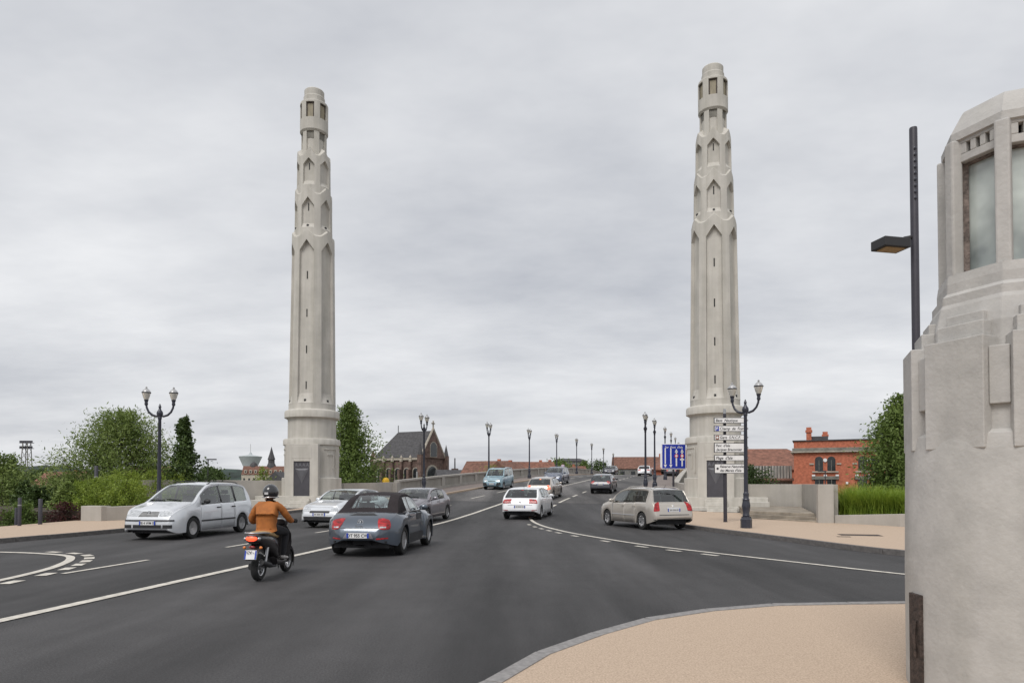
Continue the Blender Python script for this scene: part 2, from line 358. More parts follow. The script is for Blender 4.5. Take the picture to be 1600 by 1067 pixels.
# deck body of the bridge under road and footways
mb = MB()
for y0, y1 in zip(Yb[:-1], Yb[1:]):
    if 50 < y0 < 136:
        p = [off(y0, -9.1), off(y0, 10.9), off(y1, 10.9), off(y1, -9.1)]; zz = [zr(q[1]) for q in p]
        mb.hexa([(q[0], q[1], z - 1.3) for q, z in zip(p, zz)] + [(q[0], q[1], z - .06) for q, z in zip(p, zz)])
o = mb.build('bridge_deck', M['wallconc']); o['kind'] = 'structure'

# painted lines, children of the road
def line(pts, wdt, name='lane_line', parent=None, lift=.011):
    pts = [np.array(p, float) for p in pts]; A = []; B = []
    for i in range(len(pts)):
        d = pts[min(i + 1, len(pts) - 1)] - pts[max(i - 1, 0)]; d /= np.hypot(*d); n = np.array((d[1], -d[0])) * wdt / 2
        A.append(tuple(pts[i] - n)); B.append(tuple(pts[i] + n))
    mb = MB(); strip(mb, A, B, lambda x, y: zr(y) + lift); return mb.build(name, M['paint'], parent or road)
line([off(y, 0) for y in np.arange(2, 43.5, .75)], .19, 'centre_line')
line([off(y, 0) for y in np.arange(44.2, 150, 1.5)], .16, 'centre_line', deck, .013)
for y in (7.2, 12.3, 17.6, 22.9, 28.2, 33.5, 38.8): line([off(y + t, -2.75) for t in (0, .8, 1.6, 2.3)], .12, 'lane_dash')
for i in range(14): line([off(46 + i * 6 + t, -3) for t in (0, 1, 2, 3)], .13, 'lane_dash', deck, .013)
for i in range(14): line([off(49.5 + i * 4 + t, 3.4) for t in (0, .9, 1.8)], .16, 'lane_dash', deck, .013)
side = [(.84, 32.7), (.92, 30.2), (1.22, 27.2), (1.62, 25), (2.2, 22.7), (3.55, 18.95), (4.72, 16.8), (6.1, 14.5), (7.2, 12.7), (8.6, 10.9), (11, 9.95)]
line(smoothline(side, 5)[:46], .14, 'edge_line')
line([(.84, 32.7)] + [off(y, 3.45) for y in np.arange(33.6, 43.4, .7)], .17, 'edge_line')
line([off(y, 3.42) for y in (44.2, 45.5, 47, 48.3)], .16, 'edge_line', deck, .013)
sl_ = smoothline(side, 8)
for k in range(10):
    i = 13 + k * 4
    a, b = np.array(sl_[i]), np.array(sl_[i + 2]); d = (b - a) / np.hypot(*(b - a)); n = np.array((-d[1], d[0])) * -.0 + np.array((d[1], -d[0])) * .42
    line([a + n, a + n + d * .5], .14, 'give_way_dash')
isl = [(-16.5, 17.3), (-12.6, 16.75), (-11.2, 16.35), (-10.3, 15.85), (-9.75, 15.1), (-9.35, 14.2), (-9.05, 13.2), (-8.85, 11.8), (-8.8, 10), (-8.9, 8)]
il = smoothline(isl, 6); line(il, .17, 'island_line')
for k in range(9):
    a = np.array(il[10 + k * 4]); b = np.array(il[12 + k * 4]); d = (b - a) / np.hypot(*(b - a)); n = np.array((-d[1], d[0])) * .36
    line([a + n, a + n + d * .42], .2, 'island_dash')

# pavements with kerb stones
def pavement(name, inner, outer, material, lift=.12, fall=None):
    n = max(2, int(length(inner) / .8)); A = resample(inner, n); B = resample(outer, n); mb = MB(); zt = lambda x, y: zr(y) + lift; zo = (lambda x, y: min(zr(y), fall if y < 45 else fall + (y - 45) * .15) + lift) if fall is not None else zt
    strip(mb, A, B, zt, zo); strip(mb, A, A, lambda x, y: zr(y) - .1, zt); strip(mb, B, B, zo, lambda x, y: zr(y) - .9)
    o = mb.build(name, material); o['kind'] = 'structure'; return o
kerb_me = {}
def kerbs(parent, pts, m, step=1.0, wid=.16, lift=.128, side=1):
    n = int(length(pts) / step); q = resample(pts, n + 1); key = (m, wid)
    if key not in kerb_me:
        b = MB().box((0, 0, -.09), (wid, .985, .18)); o = b.build('kerb_stone', M[m], bevel=.012); kerb_me[key] = o.data; bpy.data.objects.remove(o)
    for a, b in zip(q[:-1], q[1:]):
        d = np.array(b) - np.array(a); l = np.hypot(*d); d /= l; nn = np.array((d[1], -d[0])) * side * (wid / 2 - .05)
        c = (np.array(a) + np.array(b)) / 2 + nn
        o = link('kerb_stone', kerb_me[key], parent, (c[0], c[1], zr(c[1]) + lift + random.uniform(-.003, .003)), (math.atan2(zr(b[1]) - zr(a[1]), l), 0, math.atan2(-d[0], d[1])))
        o.scale = (1, l, 1)
KL = smoothline([(-40, 13.4), (-25, 13.9), (-18.5, 15), (-15.7, 17), (-14.5, 19.4), (-13.5, 24), (-12.6, 30), (-11.7, 35.6), (-10.3, 38.9), (-8.2, 42), (-6.6, 44.6)], 6)
pl_ = pavement('pavement_left', KL, [(-40, 21), (-30, 22.5), (-23, 23.5), (-19.8, 24.2), (-18.7, 25), (-18.6, 28), (-18.3, 34), (-18, 40), (-16, 44), (-13, 46.5), off(49, -9)], M['pave'], fall=.04)
kerbs(pl_, KL[6:], 'kerb_dark', side=-1)
KR = smoothline([off(44.9, 7.0), (6.15, 41), (6.0, 36), (6.25, 30), (6.75, 25.5), (7.95, 20.2), (9.05, 16), (10.8, 14.2), (14, 13.3), (22, 13), (40, 13)], 6)
pr_ = pavement('pavement_right', KR, [off(49, 10.8), (17, 46), (19, 41), (19, 36), (17.5, 31), (16.2, 28), (16.5, 25.5), (19, 24), (26, 23), (40, 22)], M['pave'], fall=.02)
kerbs(pr_, KR[:60], 'kerb_dark', side=-1)
KNP = [(-.22, 5.3), (.3, 6.37), (1.46, 7.8), (2.4, 8.45), (3.3, 8.82), (5.09, 8.97)]
KN = smoothline([(-4.6, -1.5), (-2.4, 2.2), (-1.0, 4.1), KNP[0], KNP[1], KNP[2], KNP[3], KNP[4], KNP[5], (7.6, 9.1), (16, 9.2), (40, 9.3)], 6)
pn_ = pavement('pavement_near', KN, [(-4.5, -9), (-2, -9), (0, -8.5), (2, -8), (4, -7.5), (8, -7), (14, -5), (22, -3), (30, -1), (40, 0)], M['pave'])
kerbs(pn_, KN[:56], 'kerb', wid=.15)
BL = [44.6 + i * 1.4 for i in range(150)]
o = pavement('bridge_footway_left', [off(y, -6.1) for y in BL], [off(y, -9.0) for y in BL], M['pave_grey'])
mb = MB(); strip(mb, [off(y, -5.95) for y in BL], [off(y, -6.15) for y in BL], lambda x, y: zr(y) + .127); strip(mb, [off(y, -5.95) for y in BL], [off(y, -5.95) for y in BL], lambda x, y: zr(y) - .1, lambda x, y: zr(y) + .127); mb.build('kerb', M['pave'], o)
o = pavement('bridge_footway_right', [off(y, 7.1) for y in BL], [off(y, 10.8) for y in BL], M['pave_grey'])
mb = MB(); strip(mb, [off(y, 6.95) for y in BL], [off(y, 7.15) for y in BL], lambda x, y: zr(y) + .127); strip(mb, [off(y, 6.95) for y in BL], [off(y, 6.95) for y in BL], lambda x, y: zr(y) - .1, lambda x, y: zr(y) + .127); mb.build('kerb', M['kerb_dark'], o)
# drain covers let into the right pavement
for (x, y, a, b, lb) in ((10.55, 20.75, 1.15, .62, 'large dark rectangular access cover in the beige pavement'), (9.75, 20.1, .36, .2, 'small dark drain cover beside the large cover in the pavement')):
    mb = MB().box((0, 0, 0), (a, b, .02)); e = mb.build('access_cover', M['rust'], loc=(x, y, zr(y) + .118), rz=-.25); tag(e, lb, 'cover')

# ================================================================ retaining walls
def wall(name, pts, z0, z1, th, label, mat_='wallconc', coping=0, joints=()):
    root = empty(name, (pts[0][0], pts[0][1], 0), 0, label, 'wall'); ox, oy = pts[0]
    for (a, b), (ta, tb) in zip(zip(pts[:-1], pts[1:]), zip(z1[:-1], z1[1:])):
        d = np.array(b) - np.array(a); l = np.hypot(*d); d /= l; n = np.array((-d[1], d[0])) * th
        a2 = np.array(a) - (ox, oy); b2 = np.array(b) - (ox, oy)
        c = [a2, b2, b2 + n, a2 + n]
        mb = MB().hexa([(*q, z0) for q in c] + [(c[0][0], c[0][1], ta), (c[1][0], c[1][1], tb), (c[2][0], c[2][1], tb), (c[3][0], c[3][1], ta)])
        mb.build('wall_panel', M[mat_], root, bevel=.015)
    return root
# right of the right tower: back wall, return wall, end pier and planter wall
wall('retaining_wall', [(13.1, 39.9), (15.7, 37.0)], -.2, [1.66, 1.66], .3, 'tall pale concrete wall running from the right tower to the stair corner')
wall('return_wall', [(15.7, 37.0), (12.72, 27.45)], -.2, [1.66, 1.65], .35, 'tall pale concrete return wall beside the broad stone steps')
wall('wall_pier', [(12.16, 27.15), (12.72, 27.0)], -.2, [1.66, 1.66], .45, 'tall pale concrete end pier beside the long grasses')
wall('planter_wall', [(12.76, 27.05), (14.1, 24.9), (15.8, 23.2), (21, 21.8), (34, 20.5)], -.2, [.44, .58, .6, .6, .6], .25, 'low pale concrete planter wall holding the long bright grasses')
mb = MB().prism([(13.1, 27.3), (14.2, 25.2), (15.9, 23.5), (21, 22.1), (34, 20.8), (34, 33), (17.5, 39), (16.15, 37)], -.4, .40); o = mb.build('planting_bed', M['earth']); o['kind'] = 'structure'
# broad steps in the corner
st = empty('stone_steps', (11.5, 29.5, 0), 0, 'broad weathered stone steps rising to the terrace by the return wall', 'steps')
M['stepstone'] = mat('step_stone', (.30, .26, .21), .9, var=.25, vscale=1.5, bump=.3, bscale=30)
for k in range(3):
    a, b = .11 * k, .36 * k
    MB().prism([(10.6 - 11.5 + a * .9, 30.7 - 29.5 + b), (12.3 - 11.5 + a, 27.55 - 29.5 + b), (15.62 - 11.5, 36.95 - 29.5 + .001 * k), (12.9 - 11.5, 39.2 - 29.5)], -.2 if k == 0 else .06 + .13 * k, .19 + .13 * k).build('step', M['stepstone'], st, bevel=.015)
# left of the left tower
wall('retaining_wall', [(-19.4, 33.5), (-17.5, 39.2), (-14.0, 42.2)], -.3, [1.85, 1.9, 1.88], .3, 'tall pale concrete wall running up to the left tower behind the silver people carrier')
wall('planter_wall', [(-17.0, 28.3), (-15.6, 30.0), (-19.5, 33.4)], -.3, [.71, .76, .9], .3, 'low pale concrete planter wall below the bright green bamboo')
wall('wall_pier', [(-17.95, 28.45), (-16.95, 28.2)], -.3, [.76, .76], .5, 'short pale concrete end pier at the open edge of the pavement')
mb = MB().prism([(-17.6, 29.2), (-15.9, 30.2), (-19.2, 33.6), (-17.8, 39.5), (-24, 43), (-29, 36), (-22, 29)], -1.2, .5); o = mb.build('planting_bed', M['earth']); o['kind'] = 'structure'

# ================================================================ bridge parapets
def parapet(d, y0, n, step, h, label, solid_first=0):
    sgn = 1 if d > 0 else -1
    root = empty('bridge_parapet', (*off(y0, d), zr(y0)), 0, label, 'parapet'); ox, oy = off(y0, d); oz = zr(y0)
    def P3(y, dd, z): q = off(y, d + dd); return (q[0] - ox, q[1] - oy, zr(q[1]) + .12 + z - oz)
    def bar(name, ya, yb, da, db, za, zb, m=None):
        mb = MB(); k = max(1, int((yb - ya) / 2))
        for i in range(k):
            a = ya + (yb - ya) * i / k; b = ya + (yb - ya) * (i + 1) / k
            mb.hexa([P3(a, da, za), P3(a, db, za), P3(b, db, za), P3(b, da, za), P3(a, da, zb), P3(a, db, zb), P3(b, db, zb), P3(b, da, zb)])
        return mb.build(name, m or M['wallconc'], root)
    yend = y0 + n * step
    bar('plinth', y0, yend, -.17, .17, -.15, .2); bar('coping', y0, yend, -.2, .2, h - .14, h)
    for i in range(n + 1): bar('pier', y0 + i * step - .28, y0 + i * step + .28, -.185, .185, .2, h - .14)
    for i in range(n):
        ya, yb = y0 + i * step + .28, y0 + (i + 1) * step - .28
        if i < solid_first: bar('panel', ya, yb, -.12, .12, .2, h - .14); continue
        mb = MB(); k = 16
        for j in range(k):
            a = ya + (yb - ya) * (j + .22) / k; b = ya + (yb - ya) * (j + .78) / k
            mb.hexa([P3(a, -.07, .2), P3(a, .07, .2), P3(b, .07, .2), P3(b, -.07, .2), P3(a, -.07, h - .14), P3(a, .07, h - .14), P3(b, .07, h - .14), P3(b, -.07, h - .14)])
        o = mb.build('balusters', M['wallconc'], root); o['kind'] = 'stuff'
    return root
parapet(-8.75, 46.5, 24, 4.2, 1.05, 'pale concrete balustrade along the far side of the bridge left footway', 0)
parapet(10.55, 47.0, 22, 4.2, 1.05, 'pale concrete balustrade along the right footway beyond the right tower', 0)
wall('parapet_wall', [off(42.6, -10.6), off(44.6, -9.3), off(46.25, -8.9)], 0, [1.72, 1.76, 1.8], .3, 'smooth pale wall linking the left tower to the balustrade')
wall('parapet_wall', [off(46.7, 10.35), off(44.3, 10.9), off(42.5, 11.2)], 0, [1.8, 1.72, 1.66], .3, 'smooth pale wall linking the right tower to the balustrade')
# ================================================================ the two tall towers
def bay_tier(mb, rb, rt, z0, zs, za, zv, zp, rnext, depth, zsill, sill_h, n=6, half=20.0, zbase=None):
    """one tier: niche foot z0, spring zs, apex za; outer rim valley zv / peak zp; rb, rt radii at foot and rim"""
    zbase = z0 if zbase is None else zbase
    rad = lambda z: rb + (rt - rb) * (z - zbase) / (zp - zbase)
    cols = [-30, -25] + [-half + half * 2 * i / 8 for i in range(9)] + [25, 30]
    for b in range(n):
        c0 = b * 60
        def pt(a, r, z): t = R(a + c0); return (r * math.cos(t), r * math.sin(t), z)
        rim = lambda a: zp - (zp - zv) * min(1, abs(a) / 22.)
        gab = lambda a: za - (za - zs) * abs(a) / half
        def rin(a, z): return (rad(z) * math.cos(R(half)) - depth) / math.cos(R(a))
        for a, e in zip(cols[:-1], cols[1:]):
            if abs(a + e) / 2 > half:      # pilaster
                mb.add([pt(a, rad(zbase), zbase), pt(e, rad(zbase), zbase), pt(e, rad(rim(e)), rim(e)), pt(a, rad(rim(a)), rim(a))], [(0, 1, 2, 3)])
            else:
                mb.add([pt(a, rad(gab(a)), gab(a)), pt(e, rad(gab(e)), gab(e)), pt(e, rad(rim(e)), rim(e)), pt(a, rad(rim(a)), rim(a))], [(0, 1, 2, 3)])
                zl = zsill
                mb.add([pt(a, rin(a, zl), zl + sill_h), pt(e, rin(e, zl), zl + sill_h), pt(e, rin(e, gab(e)), gab(e)), pt(a, rin(a, gab(a)), gab(a))], [(0, 1, 2, 3)])
                mb.add([pt(a, rad(gab(a)), gab(a)), pt(e, rad(gab(e)), gab(e)), pt(e, rin(e, gab(e)), gab(e)), pt(a, rin(a, gab(a)), gab(a))], [(0, 1, 2, 3)])
                mb.add([pt(a, rad(zl), zl), pt(e, rad(zl), zl), pt(e, rin(e, zl), zl + sill_h), pt(a, rin(a, zl), zl + sill_h)], [(0, 1, 2, 3)])
                if zl > zbase: mb.add([pt(a, rad(zbase), zbase), pt(e, rad(zbase), zbase), pt(e, rad(zl), zl), pt(a, rad(zl), zl)], [(0, 1, 2, 3)])
            # weathered slope from the rim in to the next tier
            mb.add([pt(a, rad(rim(a)), rim(a)), pt(e, rad(rim(e)), rim(e)), pt(e, rnext - .25, rim(e) + .32), pt(a, rnext - .25, rim(a) + .32)], [(0, 1, 2, 3)])
        for s in (-half, half):
            mb.add([pt(s, rad(zsill), zsill), pt(s, rin(s, zsill), zsill + sill_h), pt(s, rin(s, zs), zs), pt(s, rad(zs), zs)], [(0, 1, 2, 3)])
def ring_windows(mb, r, z0, z1, w0, w1, depth, n=6, half=17.5, seg=6):
    cols = [-30, -24] + [-half + 2 * half * i / seg for i in range(seg + 1)] + [24, 30]
    for b in range(n):
        c0 = b * 60
        def pt(a, q, z): t = R(a + c0); return (q * math.cos(t), q * math.sin(t), z)
        rin = lambda a: (r - depth)
        for a, e in zip(cols[:-1], cols[1:]):
            if abs(a + e) / 2 > half: mb.add([pt(a, r, z0), pt(e, r, z0), pt(e, r, z1), pt(a, r, z1)], [(0, 1, 2, 3)])
            else:
                if w0 > z0: mb.add([pt(a, r, z0), pt(e, r, z0), pt(e, r, w0), pt(a, r, w0)], [(0, 1, 2, 3)])
                if w1 < z1: mb.add([pt(a, r, w1), pt(e, r, w1), pt(e, r, z1), pt(a, r, z1)], [(0, 1, 2, 3)])
                mb.add([pt(a, rin(a), w0), pt(e, rin(e), w0), pt(e, rin(e), w1), pt(a, rin(a), w1)], [(0, 1, 2, 3)])
                mb.add([pt(a, r, w0), pt(e, r, w0), pt(e, rin(e), w0), pt(a, rin(a), w0)], [(0, 1, 2, 3)])
                mb.add([pt(a, r, w1), pt(e, r, w1), pt(e, rin(e), w1), pt(a, rin(a), w1)], [(0, 1, 2, 3)])
        for s in (-half, half): mb.add([pt(s, r, w0), pt(s, rin(s), w0), pt(s, rin(s), w1), pt(s, r, w1)], [(0, 1, 2, 3)])
def tower(x, y, z, az, scale, label, wide):
    """az: direction the door faces"""
    T = empty('bridge_tower', (x, y, z), az, label, 'tower', 'pair of tall towers at the bridge head'); T.scale = (scale,) * 3
    S = M['stone']
    # stepped platform: two long tiers reaching out to the garden side, with steps up to the door
    ya, yb = sorted((1.85 * wide, -2.75 * wide))
    MB().prism([(-1.9, ya), (2.05, ya), (2.05, yb), (-1.9, yb)], -.5, .80).build('upper_platform', S, T, bevel=.02)
    ya, yb = sorted((1.95 * wide, -2.95 * wide))
    MB().prism([(-2.1, ya), (2.75, ya), (2.75, yb), (-2.1, yb)], -.5, .27).build('lower_platform', S, T, bevel=.02)
    MB().box((2.35, -2.2 * wide, .1), (1.5, 1.1, .95)).build('low_block', S, T, bevel=.02)
    for k in range(3): MB().box((2.05 + .11 + .22 * (2 - k), 0, .27 + (.13 * (k + 1)) / 2 - .02), (.23, 1.2, .13 * (k + 1) + .02)).build('step', S, T, bevel=.012)
    for k in range(2): MB().box((2.75 + .14 + .28 * (1 - k), .3, -.1 + (.12 * (k + 1)) / 2), (.29, 1.6, .14 * (k + 1) + .06)).build('step', S, T, bevel=.012)
    # plinth, drum and mouldings
    MB().lathe([(1.80, .80), (1.80, 1.86), (1.765, 1.90), (1.64, 1.90)], 64, cap=False).build('plinth', S, T, smooth=40)
    MB().lathe([(1.64, 1.9), (1.64, 3.9)], 64, cap=False).build('base_drum', S, T, smooth=40)
    MB().lathe([(1.64, 3.88), (1.73, 3.92), (1.73, 4.2), (1.68, 4.28), (1.44, 4.32)], 64, cap=False).build('lower_cornice', S, T, smooth=40)
    MB().lathe([(1.46, 4.25), (1.46, 5.5)], 64, cap=False).build('upper_drum', S, T, smooth=40)
    MB().lathe([(1.46, 5.48), (1.56, 5.56), (1.66, 5.60), (1.66, 5.95), (1.62, 6.03), (1.40, 6.12)], 64, cap=False).build('upper_cornice', S, T, smooth=40)
    # door surround with the panel over it, door leaf and its raised pattern
    mb = MB()
    for s in (-1, 1): mb.box((1.72, s * .74, 2.36), (.34, .50, 3.12))
    mb.box((1.72, 0, 3.40), (.34, .98, 1.04)); mb.build('door_surround', S, T, bevel=.012)
    MB().box((1.892, 0, 3.42), (.02, 1.20, .74)).build('overdoor_panel', S, T, bevel=.01)
    d = MB().box((1.80, 0, 1.85), (.06, 1.0, 2.1)).build('door', M['door'], T)
    mb = MB().add([(1.838, -.42, 2.45), (1.838, .42, 2.45), (1.838, 0, 1.55), (1.868, -.22, 2.35), (1.868, .22, 2.35), (1.868, 0, 1.85)], [(0, 1, 4, 3), (1, 2, 5, 4), (2, 0, 3, 5), (3, 4, 5)]); mb.build('door_boss', M['door2'], d)
    mb = MB()
    for k in range(4): mb.add([(1.834, -.45 + .225 * k, 2.55), (1.834, -.45 + .225 * (k + 1), 2.55), (1.834, -.3375 + .225 * k, 2.82), (1.86, -.3375 + .225 * k, 2.62)], [(0, 1, 3), (1, 2, 3), (2, 0, 3)])
    mb.build('door_crest', M['door2'], d)
    # nested relief panels on the other faces
    for a in (60, 120, 180, 240, 300):
        mb = MB()
        def arcbox(w0, w1, z0, z1, r0, r1):
            k = 6; vs = []
            for i in range(k + 1):
                t = R(a) + (w0 + (w1 - w0) * i / k) / 1.64
                vs += [(r * math.cos(t), r * math.sin(t), zz) for r, zz in ((r0, z0), (r1, z0), (r1, z1), (r0, z1))]
            fs = [(i * 4 + j, i * 4 + (j + 1) % 4, (i + 1) * 4 + (j + 1) % 4, (i + 1) * 4 + j) for i in range(k) for j in range(4)] + [(0, 1, 2, 3), (k * 4, k * 4 + 1, k * 4 + 2, k * 4 + 3)]
            mb.add(vs, fs)
        arcbox(-.52, .52, 3.62, 3.70, 1.62, 1.685); arcbox(.44, .52, 2.2, 3.62, 1.62, 1.685); arcbox(-.52, -.46, 2.2, 3.62, 1.62, 1.66)
        arcbox(-.25, .25, 3.28, 3.36, 1.62, 1.685); arcbox(.18, .25, 2.45, 3.28, 1.62, 1.685)
        mb.build('relief_panel', S, T, smooth=40)
    # tiered shaft
    mb = MB(); MB.lathe(mb, [(1.42, 6.08), (1.42, 6.42)], 60, cap=False)
    bay_tier(mb, 1.425, 1.29, 6.42, 15.86, 16.5, 16.72, 17.12, 1.15, .16, 6.45, .62); mb.build('shaft_lower_tier', S, T, smooth=25)
    mb = MB(); bay_tier(mb, 1.165, 1.125, 16.6, 18.67, 19.2, 19.42, 19.86, 1.04, .14, 17.3, .3); mb.build('shaft_middle_tier', S, T, smooth=25)
    mb = MB(); bay_tier(mb, 1.045, 1.01, 19.3, 21.30, 21.68, 21.86, 22.3, .80, .13, 20.0, .3); mb.build('shaft_upper_tier', S, T, smooth=25)
    mb = MB(); ring_windows(mb, .775, 21.7, 23.66, 21.9, 23.52, .10); mb.build('lantern_drum', S, T, smooth=25)
    mb = MB().lathe([(.775, 23.5), (.86, 23.62), (.86, 23.68)], 48, cap=False)
    ring_windows(mb, .858, 23.66, 25.40, 24.34, 25.30, .16); mb.lathe([(.858, 25.40), (.84, 25.46), (.655, 25.56), (.655, 25.86), (.61, 25.93), (.61, 26.30), (.56, 26.36), (0.01, 26.5)], 48, cap=False)
    mb.build('lantern', S, T, smooth=25)
    for b in range(6):
        t = R(b * 60); c, s = math.cos(t), math.sin(t); rr = .735
        def q(u, v, zz): return (c * v - s * u, s * v + c * u, zz)
        mb = MB(); wv = .175
        mb.add([q(-wv, rr, 24.38), q(wv, rr, 24.38), q(wv, rr, 25.22), q(-wv, rr, 25.22)], [(0, 1, 2, 3)]); pn = mb.build('louvre_pane', M['grille'], T)
        mb = MB()
        for u0, u1, za, zb in ((-.245, -wv, 24.34, 25.3), (wv, .245, 24.34, 25.3), (-wv, wv, 25.22, 25.3), (-wv, wv, 24.34, 24.38)):
            mb.hexa([q(u0, rr - .02, za), q(u1, rr - .02, za), q(u1, rr + .02, za), q(u0, rr + .02, za), q(u0, rr - .02, zb), q(u1, rr - .02, zb), q(u1, rr + .02, zb), q(u0, rr + .02, zb)])
        mb.build('frame', M['rust'], pn)
        mb = MB(); r2 = .687
        mb.add([q(-.19, r2, 23.08), q(.19, r2, 23.08), q(.19, r2, 23.5), q(-.19, r2, 23.5)], [(0, 1, 2, 3)]); mb.build('niche_head_panel', M['trimgrey'], T)  # grey sheet makes the upper part of each drum niche darker
    # slit windows up the door-side niche and flood lamps on the ledges
    def rback(rb, rt, z0, z1, z, dep): return (rb + (rt - rb) * (z - z0) / (z1 - z0)) * math.cos(R(20)) - dep
    for zz in (7.55, 9.75, 12.0, 14.35):
        MB().box((rback(1.425, 1.29, 6.42, 17.12, zz, .16) + .004, 0, zz), (.02, .07, .48)).build('slit_window', M['stone_dark'], T)
    MB().box((rback(1.165, 1.125, 16.6, 19.86, 18.6, .14) + .004, 0, 18.62), (.02, .065, .48)).build('slit_window', M['stone_dark'], T)
    MB().box((rback(1.045, 1.01, 19.3, 22.3, 21.3, .13) + .004, 0, 21.2), (.02, .06, .42)).build('slit_window', M['stone_dark'], T)
    for b in range(6):
        t = R(b * 60)
        MB().box((1.33 * math.cos(t), 1.33 * math.sin(t), 6.62), (.12, .12, .14), t).build('flood_lamp', M['blackplastic'], T)
        MB().box((1.08 * math.cos(t), 1.08 * math.sin(t), 17.42), (.1, .12, .12), t).build('flood_lamp', M['blackplastic'], T)
    return T
tower(-12.46, 42.5, .16, R(-92), .994, 'tall pale tower with tiered niches by the church side of the bridge', 1)
tower(11.92, 40.0, .13, R(-106), .994, 'tall pale tower with tiered niches behind the finger signs', -1)

# ================================================================ the lantern pillar at the corner of the pavement
def octo(r, a0): return [(r * math.cos(a0 + k * math.pi / 4), r * math.sin(a0 + k * math.pi / 4)) for k in range(8)]
def pillar(x, y):
    T = empty('lantern_pillar', (x, y, zr(y) + .12), 0, 'squat pale rendered pillar with an eight sided glazed lantern on top', 'pillar')
    n0 = R(202.3); a0 = n0 + R(22.5); S = M['pillar']
    rr = lambda ap: ap / math.cos(R(22.5))
    mb = MB()
    def sect(levels, m=mb):
        for (r0, z0), (r1, z1) in zip(levels[:-1], levels[1:]):
            p, q = octo(r0, a0), octo(r1, a0)
            m.add([(a, b, z0) for a, b in p] + [(a, b, z1) for a, b in q], [(i, (i + 1) % 8, 8 + (i + 1) % 8, 8 + i) for i in range(8)])
    # body: rounded shaft, many-sided
    MB().lathe([(.765, -.1), (.765, .9), (.752, 1.80), (.735, 1.90), (.69, 1.93), (.68, 2.5), (.60, 2.52)], 48, cap=False).build('body', S, T, smooth=35, bevel=0)
    for k in range(8):
        t = n0 + k * math.pi / 4
        c, s = math.cos(t), math.sin(t)
        def slab(name, u0, u1, r0, r1, z0, z1):
            pts = [(-0 + r0, u0), (r1, u0), (r1, u1), (r0, u1)]
            pts = [(c * a - s * b, s * a + c * b) for a, b in pts]
            MB().prism(pts, z0, z1).build(name, S, T, bevel=.007)
        slab('buttress_face', -.215, .215, .45, .738, 1.80, 2.58)
        slab('stepped_shoulder', -.17, .17, .40, .660, 2.4, 2.70)
        slab('stepped_shoulder', -.135, .135, .40, .605, 2.6, 2.78)
        t2 = t + math.pi / 8; c, s = math.cos(t2), math.sin(t2)
        slab('corner_rib', -.06, .06, .4, .722, 2.10, 2.50)
    mb = MB(); sect([(.62, 2.5), (.62, 2.70), (.585, 2.86), (.57, 2.89), (.57, 2.95), (.535, 2.98), (.535, 3.05)], mb); mb.build('neck', S, T, bevel=.01)
    # lantern: corner posts, frieze with openings, cap
    mb = MB(); sect([(.535, 3.05), (.525, 3.12), (.44, 3.13)], mb); mb.build('lantern_sill', S, T, bevel=.008)
    z0, z1 = 3.08, 3.97; ap = .505 * math.cos(R(22.5))
    for k in range(8):
        a = a0 + k * math.pi / 4; px, py = .470 * math.cos(a), .470 * math.sin(a)
        MB().box((px, py, (z0 + 4.14) / 2), (.085, .095, 4.14 - z0), a).build('corner_post', S, T, bevel=.015)
        t = n0 + k * math.pi / 4; c, s = math.cos(t), math.sin(t)
        def q(u, v, z): return (c * v - s * u, s * v + c * u, z)
        def hb(m, u0, u1, v0, v1, za, zb): m.hexa([q(u0, v0, za), q(u0, v1, za), q(u1, v1, za), q(u1, v0, za), q(u0, v0, zb), q(u0, v1, zb), q(u1, v1, zb), q(u1, v0, zb)])
        m = MB(); hb(m, -.17, .17, ap - .10, ap - .035, 3.97, 4.03)
        for u0, u1 in ((-.17, -.085), (-.055, -.015), (.015, .055), (.085, .17)): hb(m, u0, u1, ap - .11, ap - .035, 4.03, 4.11)
        hb(m, -.17, .17, ap - .10, ap - .035, 4.11, 4.16); m.build('frieze', S, T, bevel=.006)
        m = MB(); hb(m, -.155, .155, ap - .125, ap - .118, 3.14, 3.97); gl = m.build('glass_pane', M['frost'], T)
        m = MB()
        for u0, u1, za, zb in ((-.178, -.15, 3.11, 3.985), (.15, .178, 3.11, 3.985), (-.15, .15, 3.955, 3.985), (-.15, .15, 3.11, 3.145)): hb(m, u0, u1, ap - .13, ap - .085, za, zb)
        m.build('window_frame', M['puttywood'], gl)
    mb = MB(); sect([(.42, 4.12), (.49, 4.14), (.49, 4.20), (.40, 4.36), (.385, 4.38), (.02, 4.47)], mb); mb.build('cap', S, T, bevel=.008)
    MB().lathe([(.30, 2.9), (.30, 4.05)], 16).build('lamp_core', M['interior'], T)
    # small iron hatch low on the body
    t = R(176); c, s = math.cos(t), math.sin(t)
    h = MB().box((.768 * c, .768 * s, .36), (.035, .16, .72), t).build('hatch', M['rust'], T, bevel=.006)
    MB().tube([(.795 * c - s * .03, .795 * s + c * .03, .25), (.805 * c - s * .03, .805 * s + c * .03, .4), (.795 * c - s * .03, .795 * s + c * .03, .52)], .012, 6).build('latch', M['rust'], h)
    return T
pillar(3.83, 5.14)
